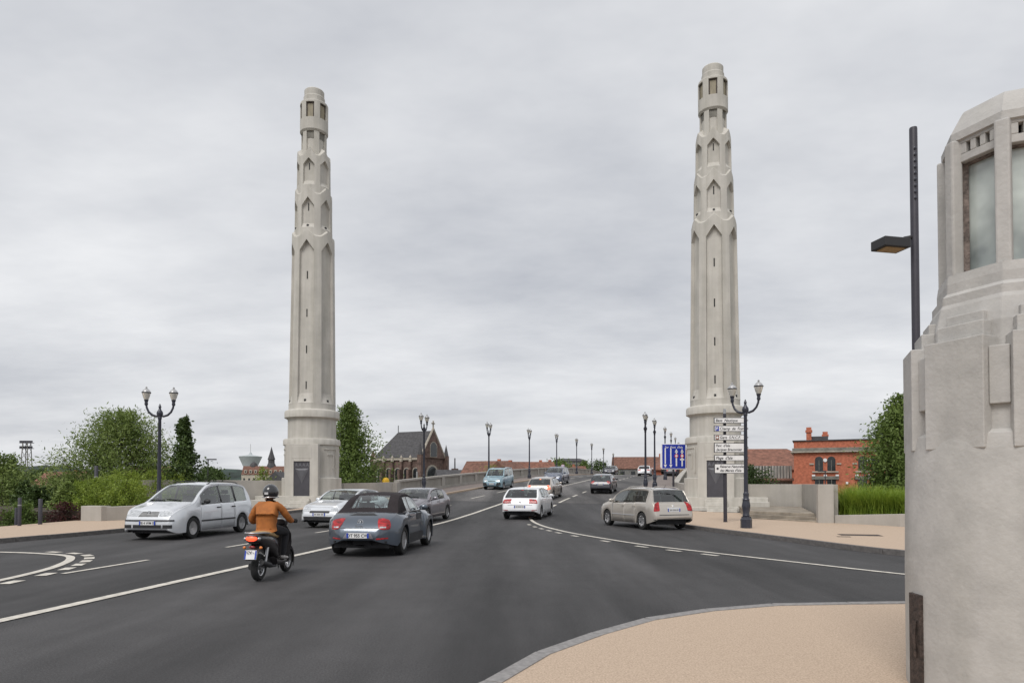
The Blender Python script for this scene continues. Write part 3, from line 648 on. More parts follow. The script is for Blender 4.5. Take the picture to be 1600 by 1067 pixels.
# ================================================================ lamp posts
def lamp(x, y, z, rz, h, label, group, single=False):
    T = empty('street_lamp', (x, y, z), rz, label, 'street lamp', group); k = h / 5.25; I = M['iron']; T.scale = (k, k, k)
    MB().lathe([(.20, 0), (.20, .32), (.17, .36), (.165, .42)], 8, a0=math.pi / 8).build('pedestal', I, T, smooth=30)
    MB().lathe([(.11, .40), (.13, .46), (.105, .52), (.14, .70), (.15, .82), (.125, .95), (.12, 1.0), (.13, 1.03), (.10, 1.08), (.095, 1.2), (.105, 1.24), (.075, 1.3)], 16, cap=False).build('baluster', I, T, smooth=40)
    MB().lathe([(.075, 1.28), (.058, 4.05), (.075, 4.1), (.075, 4.16), (.055, 4.2)], 14).build('post', I, T, smooth=40)
    MB().lathe([(.06, 4.15), (.12, 4.28), (.11, 4.36), (.05, 4.45), (.04, 4.52), (.055, 4.56), (.01, 4.68)], 14).build('finial', I, T, smooth=40)
    for s in (-1, 1):
        pts = [(0, 0, 4.22), (s * .14, 0, 4.19), (s * .29, 0, 4.24), (s * .41, 0, 4.36), (s * .48, 0, 4.52), (s * .50, 0, 4.66)]
        a = MB().tube(pts, [.04, .045, .045, .042, .04, .04], 8); a.lathe([(.045, 4.6), (.07, 4.66), (.055, 4.72), (.075, 4.8), (.09, 4.83)], 12, c=(s * .50, 0, 0)); a.build('arm', I, T, smooth=50)
        gl = MB().lathe([(.07, 4.83), (.105, 4.90), (.135, 5.0), (.158, 5.09), (.16, 5.10)], 16, c=(s * .50, 0, 0), cap=False).build('lamp_globe', M['lampglass'], T, smooth=40)
        MB().lathe([(.162, 5.085), (.170, 5.095), (.170, 5.12), (.162, 5.125)], 16, c=(s * .50, 0, 0)).build('band', I, gl, smooth=40)
        MB().lathe([(.158, 5.125), (.12, 5.20), (.06, 5.25), (.03, 5.27), (.03, 5.29), (.04, 5.31), (.005, 5.35)], 16, c=(s * .50, 0, 0), cap=False).build('cap', M['lampcap'], gl, smooth=40)
    return T
hd = math.atan(.275)
lamp(8.26, 24.11, zr(24.1) + .12, R(-43), 5.1, 'twin globe dark lamp post standing beside the finger signs', None)
lamp(-13.75, 26.6, zr(26.6) + .12, R(9), 5.25, 'twin globe dark lamp post standing behind the silver people carrier', None)
first = None
ORD = ['first', 'second', 'third', 'fourth', 'fifth', 'sixth', 'seventh', 'eighth']
LY = [47.6, 62.8, 78.2, 93.5, 109, 124.5, 140, 156]
RY = [50.2, 60.0, 77.5, 93.5, 109.5, 125.5]
for i, y in enumerate(LY):
    px, py = off(y, -7.15); t = R(90) - hd
    if first is None: first = lamp(px, py, zr(py) + .12, t, 5.75, 'twin globe dark lamp post on the bridge footway along the left balustrade', 'lamps along the left of the bridge')
    else: o = copy_tree(first); o.location = (px, py, zr(py) + .12)
    o_ = first if i == 0 else o; o_['label'] = '%s twin globe lamp post from the left tower along the left balustrade' % ORD[i]
for i, y in enumerate(RY):
    px, py = off(y, 8.45); o = copy_tree(first); o.location = (px, py, zr(py) + .12); o.rotation_euler = (0, 0, R(92) - hd)
    o['label'] = '%s twin globe lamp post from the right tower along the right footway' % ORD[i]; o['group'] = 'lamps along the right of the bridge'

# ---------------------------------------------------------------- text
def text(body, size, mat_, parent, loc, rot, name='lettering', shear=0, align='LEFT', sx=1, bold=0):
    cu = bpy.data.curves.new('t', 'FONT'); cu.body = body; cu.size = size; cu.shear = shear; cu.align_x = align; cu.extrude = .001; cu.offset = bold; cu.resolution_u = 3
    to = bpy.data.objects.new('t', cu); C.objects.link(to); dg = bpy.context.evaluated_depsgraph_get()
    me = bpy.data.meshes.new_from_object(to.evaluated_get(dg)); bpy.data.objects.remove(to); bpy.data.curves.remove(cu)
    me.materials.clear(); me.materials.append(mat_)
    o = link(name, me, parent, loc, rot); o.scale = (sx, 1, 1); return o
UP = (math.pi / 2, 0, 0)
# ---------------------------------------------------------------- finger signs
sx_, sy_ = 8.69, 27.85
SP = empty('finger_sign_post', (sx_, sy_, zr(sy_) + .12), 0, 'dark post carrying six white finger signs before the right tower', 'sign')
MB().lathe([(.075, 0), (.075, 2.35), (.06, 2.36), (.06, 4.42), (.02, 4.44)], 16).build('post', M['pole'], SP, smooth=40)
MB().lathe([(.055, 4.42), (.055, 4.6), (.02, 4.62)], 12).build('post_cap', M['steel'], SP, smooth=40)
zb = lambda py: (756 - py) * (sy_ / 1067) + 1.67 - .12
fs = [(652.5, 661.5, 'Base  Nautique', None), (665, 674.5, '   Champ  de  Foire', 'P'), (679, 688, '   Gare  S.N.C.F.', 'G'), (692, 707, 'Parc  d\'Isle|-Jacques Braconnier', None), (711, 720, 'Plage  d\'Isle', None), (724.5, 739.5, '   Réserve Naturelle|   des Marais d\'Isle', 'R')]
for (t0, t1, tx, ic) in fs:
    za, zc = zb(t1), zb(t0); x0, x1, xt = -.47, .76, .93; zm = (za + zc) / 2
    p0 = [(x0, za), (x1, za), (xt, zm), (x1, zc), (x0, zc)]
    def pris(m, poly, ya, yb): 
        n = len(poly); m.add([(a, ya, b) for a, b in poly] + [(a, yb, b) for a, b in poly], [list(range(n)), list(range(n, 2 * n))[::-1]] + [(i, (i + 1) % n, n + (i + 1) % n, n + i) for i in range(n)])
    m = MB(); pris(m, p0, -.13, -.075); b = m.build('sign_blade', M['black'], SP)
    e = .022; p1 = [(x0 + e, za + e), (x1 - e * .4, za + e), (xt - e * 1.3, zm), (x1 - e * .4, zc - e), (x0 + e, zc - e)]
    m = MB(); pris(m, p1, -.134, -.128); m.build('sign_face', M['white'], b)
    ls = tx.split('|'); hgt = (zc - za)
    for i, l in enumerate(ls):
        s = .165 if len(ls) == 1 else .15
        text(l.strip(' ') if not ic else l.strip(' '), s, M['black'], b, (x0 + (.06 if not ic else .22), -.137, (zm - .055) if len(ls) == 1 else (zm + .035 - i * .16)), UP, shear=.22, sx=.88, bold=.0022)
    if ic:
        m = MB(); 
        if ic == 'R': m.lathe([(.045, 0), (.045, .006)], 14); o = m.build('symbol', M['black'], b, loc=(x0 + .13, -.136, zm)); o.rotation_euler = (math.pi / 2, 0, 0)
        else:
            m.box((x0 + .125, -.137, zm), (.14, .006, hgt - .07)); m.build('symbol', M['blue'] if ic == 'P' else M['brownp'], b)
            if ic == 'P': text('P', .15, M['white'], b, (x0 + .08, -.143, zm - .05), UP, bold=.004)
            else:
                m = MB(); m.box((x0 + .125, -.142, zm), (.06, .004, .09)); m.box((x0 + .125, -.142, zm), (.1, .003, .03)); m.build('symbol', M['white'], b)
    MB().box((0, -.06, zm), (.17, .06, .03)).build('clamp', M['steel'], b)
# ---------------------------------------------------------------- blue lane sign
bx, by = 9.93, 42.0; S_ = by / 1067; bz = zr(by) + .12
LS = empty('lane_sign', (bx, by, bz), R(2), 'square blue lane sign with white arrows on a post by the right tower', 'sign')
w2 = 19.5 * S_; zlo = 1.67 + (756 - 733) * S_ - bz; zhi = 1.67 + (756 - 693) * S_ - bz; zm = (zlo + zhi) / 2
MB().lathe([(.065, 0), (.065, zhi - .1)], 12).build('post', M['pole'], LS, smooth=40)
MB().box((0, -.09, zm), (2 * w2, .04, zhi - zlo)).build('sign_board', M['white'], LS, bevel=.02)
MB().box((0, -.114, zm), (2 * w2 - .11, .01, zhi - zlo - .11)).build('sign_face', M['blue'], LS)
text('Sur  Pont  d\'Isle', .175, M['white'], LS, (0, -.122, zhi - .28), UP, shear=.15, align='CENTER', bold=.002)
H_ = zhi - zlo
for i, u in enumerate((-.54, -.19, .16, .52)):
    u = u * w2 / .78
    m = MB()
    if i < 2: m.box((u, -.121, zm + .02), (.075, .006, H_ * .62)); m.add([(u - .095, -.124, zlo + H_ * .18), (u + .095, -.124, zlo + H_ * .18), (u, -.124, zlo + H_ * .06)], [(0, 2, 1)])
    else: m.box((u, -.121, zm - .14), (.085, .006, H_ * .58)); m.add([(u - .10, -.124, zlo + H_ * .66), (u + .10, -.124, zlo + H_ * .66), (u, -.124, zlo + H_ * .80)], [(0, 1, 2)])
    m.build('arrow', M['white'], LS)
    if i > 1:
        for r_, m_, d_ in ((.12, 'redp', .127), (.075, 'white', .130)):
            o = MB().lathe([(r_, 0), (r_, .004)], 20).build('limit_sign', M[m_], LS, loc=(u, -d_, zlo + H_ * .52)); o.rotation_euler = (math.pi / 2, 0, 0)
        if i == 3: MB().box((u, -.126, zlo + H_ * .38), (.26, .006, .09)).build('limit_plate', M['white'], LS)
# ---------------------------------------------------------------- tall pole with box lamp
PL = empty('area_light', (5.47, 9.2, zr(9.2) + .12), R(0), 'tall slim dark column with a flat box lamp beside the lantern pillar', 'street lamp')
MB().lathe([(.052, 0), (.05, 6.38), (.046, 6.4)], 16).build('column', M['pole'], PL, smooth=40)
for k in range(9): 
    o = MB().lathe([(.016, 0), (.022, .006), (.01, .012)], 10).build('led_lens', M['iron'], PL, loc=(-.012, -.052, 5.42 + k * .085)); o.rotation_euler = (math.pi / 2, 0, 0)
h_ = MB().tube([(-.04, 0, 4.90), (-.15, -.02, 4.87), (-.2, -.03, 4.84)], [.026, .03, .02], 8).build('bracket', M['blackplastic'], PL, smooth=40)
m = MB(); m.box((-.35, -.04, 4.78), (.40, .27, .13), R(12)); bo = m.build('lamp_housing', M['blackplastic'], PL, bevel=.01)
MB().box((-.35, -.04, 4.712), (.30, .18, .01), R(12)).build('lamp_lens', M['tanseat'], bo)
# bollards and short columns by the left pavement edge
def column(x, y, z, h, r, label, band=True):
    T = empty('bollard', (x, y, z), 0, label, 'bollard'); MB().lathe([(r, 0), (r, h - .02), (r * .8, h)], 14).build('shaft', M['pole'], T, smooth=40)
    if band: MB().lathe([(r + .003, h * .72), (r + .003, h * .76)], 14, cap=False).build('band', M['steel'], T)
    return T
column(-18.3, 25.4, zr(25) + .1, 1.06, .062, 'dark bollard with a pale band at the open pavement edge')
column(-18.15, 26.3, zr(26) + .1, 1.0, .072, 'plain dark bollard next to the copper leaved shrub', False)
column(-19.3, 26.6, -.45, 1.2, .05, 'thin dark bollard standing lower down the bank by the pavement edge', False)
column(-20.1, 33.0, .45, 2.1, .085, 'tall dark light column in front of the big willow')
def modern_lamp(x, y, z, h, label, a=0, arms=1):
    T = empty('modern_street_lamp', (x, y, z), a, label, 'street lamp'); MB().lathe([(.07, 0), (.05, h)], 8).build('column', M['pole'], T, smooth=40)
    m = MB(); m.box((.28, 0, h - .05), (.75, .2, .09)); m.build('lamp_head', M['pole'], T); return T
modern_lamp(-24.5, 55, -3.2, 6.9, 'dark modern street lamp beyond the dark conical tree')
modern_lamp(31.2, 68, -3.2, 6.2, 'dark modern street lamp in front of the left windows of the brick building', math.pi)
modern_lamp(35.6, 69, -3.2, 6.4, 'dark modern street lamp in front of the right windows of the brick building', math.pi)
for i, x in enumerate((-15.4, -11.0, -5.4)):
    T = empty('pale_mast', (x, 78 + i, -3.2), 0, ('pale slim mast before the left end of the church', 'pale slim mast before the middle of the church', 'pale slim mast before the gable of the church')[i], 'mast'); MB().lathe([(.12, 0), (.08, 6.6 - .3 * i)], 8).build('column', M['lampcap'], T, smooth=40)
# floodlight mast far off
FM = empty('floodlight_mast', (-185, 260, -3.2), 0, 'far lattice floodlight mast above the trees on the left', 'mast')
m = MB()
for sx in (-1, 1):
    for sy in (-1, 1): m.tube([(sx * 1.7, sy * 1.7, 0), (sx * .9, sy * .9, 20.6)], .16, 5)
for k in range(7):
    z0 = k * 2.9; a = 1.7 - k * .115
    for p, q in (((-a, -a), (a - .14, -a)), ((a, -a), (a - .14, a - .14)), ((a, a), (-a + .14, a)), ((-a, a), (-a + .14, -a + .14))): m.tube([(*p, z0), (*q, z0 + 2.9)], .09, 4)
m.build('lattice', M['trimgrey'], FM)
m = MB()
for zz in (18.4, 20.5):
    m.box((0, 0, zz), (4.9, 1.2, .2))
    for i in range(6): m.box((-2.1 + i * .84, -.4, zz + .5), (.6, .4, .7))
m.build('lamp_rack', M['pole'], FM)
# ================================================================ cars
def wheel_parts(parent, x, y, r, side, style, wd=.2):
    m = MB(); t = wd / 2
    prof = [(r * .66, -t), (r * .86, -t * 1.02), (r * .965, -t * .9), (r, -t * .6), (r, t * .6), (r * .965, t * .9), (r * .86, t * 1.02), (r * .66, t)]
    m.lathe(prof, 32, cap=False); o = m.build('wheel', M['rubber'], parent, smooth=40, loc=(x, y, r)); o.rotation_euler = (0, side * math.pi / 2, 0)
    m = MB(); rr = r * .68
    m.lathe([(rr, -t * .9), (rr, t * .82), (rr * .93, t * .88), (rr * .90, t * .6)], 32, cap=False)
    m.lathe([(.0, t * .50), (r * .16, t * .55), (r * .17, t * .3)], 16, cap=False)
    n = {'alloy5': 5, 'alloy7': 7, 'cover': 9, 'alloy10': 10}[style]
    for k in range(n):
        a = 2 * math.pi * k / n; w0, w1 = ((.055, .085) if n == 5 else (.035, .05)) if n != 9 else (.055, .10)
        w0 *= r / .32; w1 *= r / .32
        c, s = math.cos(a), math.sin(a)
        def q(u, v, z): return (c * u - s * v, s * u + c * v, z)
        r0, r1 = r * .08, rr * .96
        m.hexa([q(r0, -w0, t * .2), q(r1, -w1, t * .45), q(r1, w1, t * .45), q(r0, w0, t * .2), q(r0, -w0 * .8, t * .58), q(r1, -w1 * .8, t * .75), q(r1, w1 * .8, t * .75), q(r0, w0 * .8, t * .58)])
    rim = m.build('rim', M['alloy'], o, smooth=30)
    m = MB(); m.lathe([(0.001, t * .12), (rr * .92, t * .12)], 24, cap=False); m.build('brake_disc', M['interior'], o)
    return o
class Car:
    def __init__(s, name, sp, loc, rz, label, cat='car', group=None):
        s.sp = sp; s.T = empty(name, loc, 0, label, cat, group); s.T.rotation_euler = rz if hasattr(rz, '__len__') else (0, 0, rz); T = s.T
        L_, W, wb, fo, Rw = sp['L'], sp['W'], sp['wb'], sp['fo'], sp['R']
        s.y0 = fo + wb / 2; top = pchip(sp['top']); belt = pchip(sp['belt']); sill = sp.get('sill', .21)
        low = pchip([(0, sill + .07), (.25, sill), (L_ - .5, sill + .02), (L_, sill + .15)])
        Ra = Rw + sp.get('arch', .055); axs = (fo, fo + wb)
        st = set(np.round(np.arange(0, L_ + .001, .1), 3)) | {.02, .05, round(L_ - .02, 3), round(L_ - .05, 3), round(L_, 3)}
        for k in ('cowl', 'r0', 'r1', 'rb'): st.add(sp[k])
        for a in sp.get('wins', []) + sp.get('doors', []): st |= set(a)
        for a in axs:
            for i in range(25): st.add(round(a - Ra + 2 * Ra * i / 24, 3))
        st = sorted(x for x in st if 0 <= x <= L_); keys = {sp['cowl'], sp['r0'], sp['r1'], sp['rb']} | {q for a in sp.get('wins', []) + sp.get('doors', []) for q in a}
        S = [st[0]]
        for x in st[1:]:
            if x - S[-1] < .012:
                if x in keys: S[-1] = x
                continue
            S.append(x)
        S[-1] = round(L_, 3); s.S = S
        fr, rr_ = sp.get('fround', .2), sp.get('rround', .12)
        def hw(x):
            k = 1.
            if x < .6: k -= fr * (1 - x / .6) ** 2.4
            if L_ - x < .5: k -= rr_ * (1 - (L_ - x) / .5) ** 2.4
            return W / 2 * k
        s.hw = hw; flare = sp.get('flare', 0)
        V = []
        for x in S:
            zb = low(x); e = 0
            for a in axs:
                if abs(x - a) < Ra: zb = max(zb, Rw + math.sqrt(Ra * Ra - (x - a) ** 2) - .01)
                if abs(x - a) < Ra * 1.55: e = max(e, flare * (1 - (abs(x - a) / (Ra * 1.55)) ** 2) ** .6)
            zt = top(x); zs = min(belt(x), zt - .035); zs = max(zs, zb + .05); zt = max(zt, zs + .03); g = zt - zs; h = hw(x); wbelt = h - sp.get('shoulder', .05) - e * .0
            if flare: wbelt = h - sp.get('shoulder', .05) - flare * .9; h = h - flare + e
            end = min(1, min(x, L_ - x) / .05); h -= .03 * (1 - end); zt -= .03 * (1 - end); zb += .03 * (1 - end)
            rw = wbelt - .01 - sp.get('tumble', .33) * max(0, g - .06); c = sp.get('crown', .035) * min(1, g / .3 + .35)
            zc = zs + .0
            row = [(h - .09, zb), (h - .012, zb), (h, zb + .28 * (zs - zb)), (h - .004, zb + .62 * (zs - zb)), (h * .5 + wbelt * .5 + .008, zs - .06 * min(1, (zs - zb) / .3)), (wbelt, zc),
                   (wbelt + (rw - wbelt) * .86, zc + (zt - c - zc) * .86), (rw, zt - c), (rw * .90, zt - c * .62), (rw * (.64 if sp.get('soft') else .5), zt - c * .25), (0, zt)]
            V.append(row)
        n = 11; s.V = V
        vs = [(a, s.y0 - x, z) for x, row in zip(S, V) for a, z in row] + [(-a, s.y0 - x, z) for x, row in zip(S, V) for a, z in row]
        off_ = len(S) * n; sets = {}
        inw = lambda x, iv: any(a - 1e-4 <= x <= b + 1e-4 for a, b in iv)
        dn = {}
        for i in range(len(S) - 1):
            xm = (S[i] + S[i + 1]) / 2
            for j in range(n - 1):
                key = 'body'
                if j == 5:
                    for wi, (a, b) in enumerate(sp.get('wins', [])):
                        if a < xm < b: key = 'side_window%d' % wi
                    if key == 'body' and sp.get('wins') and sp['wins'][0][0] < xm < sp['wins'][-1][1]: key = 'pillar%d' % sum(xm > b for _, b in sp['wins'])
                if j >= 8:
                    if sp['cowl'] + .03 < xm < sp['r0']: key = 'windscreen'
                    elif sp['r1'] < xm < sp['rb']: key = 'rear_window'
                    elif sp.get('bonnet', .3) < xm < sp['cowl'] - .03: key = 'bonnet'
                if 1 <= j <= 4:
                    for di, (a, b) in enumerate(sp.get('doors', [])):
                        if a < xm < b: key = 'door%d' % di
                if sp.get('soft') and j >= 5 and (key == 'body' or key.startswith('pillar')) and sp['r0'] - .02 < xm < sp['rb'] + .05: key = 'soft_top'
                if sp.get('soft') and key == 'rear_window' and (j < 9 or not (sp['r1'] + .20 < xm < sp['rb'] - .12)): key = 'soft_top'
                if sp.get('soft') and key == 'rear_window' and j == 8: key = 'rear_window'
                for sd in (0, 1):
                    a = sd * off_ + i * n + j; f = [a, a + 1, a + n + 1, a + n]
                    k2 = key if (key in ('body', 'windscreen', 'rear_window', 'bonnet', 'soft_top')) else key + '|%d' % sd
                    sets.setdefault(k2, []).append(f if sd == 0 else f[::-1])
        for e_ in (0, len(S) - 1):
            a = e_ * n; ring = [a + j for j in range(n)] + [off_ + a + j for j in range(n - 1, -1, -1)]
            sets['body'].append(ring if e_ == 0 else ring[::-1])
        allf = [f for q in sets.values() for f in q]
        s.bvh = BVHTree.FromPolygons([Vector(v) for v in vs], [f for f in allf])
        pm = sp['paint']
        names = {'windscreen': ('windscreen', M['glass']), 'rear_window': ('rear_window', sp.get('rearglass', M['glass'])), 'body': ('body', pm), 'bonnet': ('bonnet', pm), 'soft_top': ('soft_top', M['softtop'])}
        va = np.array(vs)
        for k, fs in sets.items():
            kk = k.split('|')[0]
            if kk.startswith('side'): nm, mt = 'side_window', sp.get('sideglass', M['glass'])
            elif kk.startswith('door'): nm, mt = 'door', pm
            elif kk.startswith('pillar'): nm, mt = 'window_pillar', (M['blackplastic'] if sp.get('blackpillar', 1) else pm)
            else: nm, mt = names[kk]
            idx = sorted({i for f in fs for i in f}); mp_ = {a: b for b, a in enumerate(idx)}; v = va[idx].copy()
            if nm in ('door', 'bonnet'):
                c = (v.max(0) + v.min(0)) / 2; d = v - c; hs = np.maximum((v.max(0) - v.min(0)) / 2, .01); q = 1 - .011 / hs
                q[0] = 1 if nm == 'door' else q[0]; v = c + d * q
            me = bpy.data.meshes.new(nm); me.from_pydata([tuple(p) for p in v], [], [[mp_[i] for i in f] for f in fs]); me.materials.append(mt)
            bm = bmesh.new(); bm.from_mesh(me); bmesh.ops.remove_doubles(bm, verts=bm.verts, dist=.0005); bmesh.ops.recalc_face_normals(bm, faces=bm.faces)
            # make sure normals point outwards
            cen = Vector((0, 0, .7)); sm = sum((f.normal.dot(f.calc_center_median() - cen)) * f.calc_area() for f in bm.faces)
            if sm < 0: bmesh.ops.reverse_faces(bm, faces=bm.faces)
            bm.to_mesh(me); bm.free(); finish(me, 38); o = link(nm, me, T)
            if nm in ('body', 'door', 'bonnet', 'soft_top', 'window_pillar'):
                me.materials.append(M['interior']); md = o.modifiers.new('thick', 'SOLIDIFY'); md.thickness = .03; md.offset = -1; md.material_offset = 1
        # wheels, underbody, cabin
        for a in axs:
            for sd in (-1, 1): wheel_parts(T, sd * (W / 2 - .115 - sp.get('flare', 0) * .3), s.y0 - a, Rw, sd, sp.get('rim', 'alloy5'))
        b = MB(); b.box((0, s.y0 - L_ / 2, .32), (W - .52, L_ - .5, .24)); b.box((0, s.y0 - (axs[0] + axs[1]) / 2, .33), (W - .2, wb - 2 * Ra - .02, .22)); b.build('underbody', M['interior'], T)
        b = MB(); yc = s.y0 - sp['cowl']; zbel = belt((sp['cowl'] + sp['rb']) / 2)
        b.box((0, yc - .25, zbel - .13), (W - .26, .5, .16))
        rows = [s.y0 - sp['r0'] - .35] + ([s.y0 - sp['r0'] - 1.2] if sp['r1'] - sp['r0'] > 1.0 else [])
        for ry in rows:
            for sx in (-.37, .37):
                b.box((sx, ry, zbel - .25), (.48, .5, .2)); b.box((sx, ry - .26, zbel - .02), (.46, .14, .5), taper=.8); b.box((sx, ry - .30, zbel + .33), (.24, .08, .13), taper=.8)
        b.tube([(-.37 + .19 * math.cos(t), yc - .48 - .05 * math.sin(t), zbel - .02 + .19 * math.sin(t)) for t in np.linspace(0, 2 * math.pi, 14)], .015, 6, cap=False)
        b.build('cabin', M['seat'], T, bevel=.03)
    def ray(s, o, d):
        h = s.bvh.ray_cast(Vector(o), Vector(d).normalized()); return h
    def patch(s, end, corners, name, mt, off_=.008, nu=10, nv=6, parent=None, rnd=0, axis=.9, th=.012):
        """corners [(lat,z)x4: bl, br, tr, tl] wrapped on the front or rear by rays towards a vertical axis inside the car"""
        L_ = s.sp['L']; ya = s.y0 - axis if end == 'front' else s.y0 - L_ + axis; sg = 1 if end == 'front' else -1
        vs = []; c = [np.array(q, float) for q in corners]
        for j in range(nv + 1):
            for i in range(nu + 1):
                u, v = i / nu, j / nv
                if rnd:
                    a, b = 2 * u - 1, 2 * v - 1; a2 = a * math.sqrt(1 - rnd * b * b / 2); b2 = b * math.sqrt(1 - rnd * a * a / 2); u, v = (a2 + 1) / 2, (b2 + 1) / 2
                p = (c[0] * (1 - u) + c[1] * u) * (1 - v) + (c[3] * (1 - u) + c[2] * u) * v
                an = math.atan2(p[0], axis); d = Vector((math.sin(an), sg * math.cos(an), 0)); h = s.bvh.ray_cast(Vector((0, ya, p[1])) + d * 4, -d)
                q = h[0] if h[0] else Vector((0, ya, p[1])) + d * axis
                vs.append(q + d * off_)
        k = len(vs); vs2 = vs + [v - (v - Vector((0, ya, v.z))).normalized() * th for v in vs]; w_ = nu + 1
        fs = [(j * w_ + i, j * w_ + i + 1, (j + 1) * w_ + i + 1, (j + 1) * w_ + i) for j in range(nv) for i in range(nu)]
        bd = [i for i in range(w_)] + [j * w_ + nu for j in range(1, nv + 1)] + [nv * w_ + i for i in range(nu - 1, -1, -1)] + [j * w_ for j in range(nv - 1, 0, -1)]
        fs += [(a, b, k + b, k + a) for a, b in zip(bd, bd[1:] + bd[:1])]
        m = MB().add(vs2, fs); return m.build(name, mt, parent or s.T, smooth=40)
    def both(s, end, corners, name, mt, **k):
        return [s.patch(end, corners, name, mt, **k), s.patch(end, [(-a, z) for a, z in corners], name, mt, **k)]
    def side(s, s0, s1, z0, z1, name, mt, off_=.012, sides=(1, -1), n=8, parent=None):
        for sd in sides:
            vs = []
            for z in (z0, z1):
                for i in range(n + 1):
                    y = s.y0 - (s0 + (s1 - s0) * i / n); h = s.bvh.ray_cast(Vector((sd * 3, y, z)), Vector((-sd, 0, 0))); q = h[0] if h[0] else Vector((sd * s.sp['W'] / 2, y, z))
                    vs.append(q + Vector((sd * off_, 0, 0)))
            k = len(vs); vs += [v - Vector((sd * (off_ + .006), 0, 0)) for v in vs]; w_ = n + 1
            fs = [(i, i + 1, w_ + i + 1, w_ + i) for i in range(n)] + [(i, i + 1, k + i + 1, k + i) for i in range(n)] + [(w_ + i, w_ + i + 1, k + w_ + i + 1, k + w_ + i) for i in range(n)] + [(0, w_, k + w_, k), (n, w_ + n, k + w_ + n, k + n)]
            MB().add(vs, fs).build(name, mt, parent or s.T, smooth=40)
    def handles(s, pos, z, mt=None):
        for x in pos: s.side(x, x + .19, z, z + .035, 'door_handle', mt or s.sp['paint'], .035, n=4)
    def mirrors(s, x, z, mt):
        w_ = s.hw(x) - s.sp.get('shoulder', .05) - s.sp.get('flare', 0) * .9
        for sd in (-1, 1):
            b = MB(); b.ball((sd * (w_ + .13), s.y0 - x, z + .06), (.115, .055, .075), 12, 8); b.tube([(sd * (w_ - .03), s.y0 - x - .0, z - .01), (sd * (w_ + .08), s.y0 - x, z + .03)], .025, 6); b.build('wing_mirror', mt, s.T, smooth=60)
    def plate(s, end, lat, z, txt, w_=.52, h_=.115, size=.1):
        L_ = s.sp['L']; sg = 1 if end == 'front' else -1; o = s.bvh.ray_cast(Vector((lat, sg * 9, z)), Vector((0, -sg, 0)))[0]; o2 = s.bvh.ray_cast(Vector((lat, sg * 9, z + h_ / 2)), Vector((0, -sg, 0)))[0]
        y = (max(o.y, o2.y) if sg > 0 else min(o.y, o2.y)) + sg * .014
        pl = MB().box((lat, y, z), (w_, .014, h_)).build('number_plate', M['white'], s.T)
        for e in (-1, 1): MB().box((lat + e * (w_ / 2 - .022), y + sg * .0085, z), (.044, .004, h_ - .004)).build('plate_band', M['plateblue'], pl)
        rot = (math.pi / 2, 0, 0) if sg < 0 else (math.pi / 2, 0, math.pi)
        if txt: text(txt, size, M['black'], pl, (lat, y + sg * .009, z - size * .34), rot, align='CENTER', bold=.002, sx=.95)
        else:          # too far off to read: smudged characters only
            m = MB()
            for u in (-.165, -.115, -.05, 0, .05, .115, .165): m.box((lat + u, y + sg * .009, z), (.026, .003, .06))
            m.build('plate_characters', M['black'], pl)
        return pl
    def rails(s, a, b, mt):
        top = pchip(s.sp['top'])
        for sd in (-1, 1):
            pts = []
            for i in range(9):
                x = a + (b - a) * i / 8; h = s.bvh.ray_cast(Vector((sd * (s.sp['W'] / 2 - .33), s.y0 - x, 4)), Vector((0, 0, -1)))[0]
                pts.append((h.x, h.y, h.z + (.0 if i in (0, 8) else .045)))
            MB().tube(pts, .016, 6).build('roof_rail', mt, s.T, smooth=60)
    def badge(s, end, z, r, mt=None, lat=0):
        sg = 1 if end == 'front' else -1; h = s.bvh.ray_cast(Vector((lat, sg * 9, z)), Vector((0, -sg, 0)))[0]
        m = MB(); m.tube([(r * math.cos(t), r * math.sin(t), 0) for t in np.linspace(0, 2 * math.pi, 18)], r * .13, 5, cap=False)
        for a, b in (((-.62, .6), (-.25, -.72)), ((-.25, -.72), (0, .1)), ((0, .1), (.25, -.72)), ((.25, -.72), (.62, .6)), ((-.3, .75), (0, .12)), ((0, .12), (.3, .75))): m.tube([(a[0] * r, a[1] * r, 0), (b[0] * r, b[1] * r, 0)], r * .1, 4)
        o = m.build('badge', mt or M['chrome'], s.T, loc=(lat, h.y + sg * .012, z)); o.rotation_euler = (math.pi / 2, 0, 0 if sg < 0 else math.pi); return o
    def wiper(s, end):
        sp = s.sp; x = sp['cowl'] + .05
        b = MB()
        for lat in (-.35, .2):
            pts = []
            for i in range(5):
                lx = lat + i * .13; h = s.bvh.ray_cast(Vector((lx, s.y0 - x - .04 - .012 * i, 3)), Vector((0, 0, -1)))[0]; pts.append((h.x, h.y, h.z + .015))
            b.tube(pts, .012, 5)
        b.build('wiper', M['blackplastic'], s.T)
    def aerial(s, x, l=.35):
        h = s.bvh.ray_cast(Vector((0, s.y0 - x, 4)), Vector((0, 0, -1)))[0]; MB().tube([h, h + Vector((0, -l * .75, l * .6))], .007, 5).build('aerial', M['blackplastic'], s.T)
def place(front, rear):            # ground points midway between the wheels of each axle -> location and heading (+Y local is forward)
    f, r = np.array(front), np.array(rear); c = (f + r) / 2; d = f - r
    return (c[0], c[1], (zr(f[1]) + zr(r[1])) / 2 + .004), (math.atan2(zr(f[1]) - zr(r[1]), np.hypot(*d)), 0, math.atan2(-d[0], d[1]))

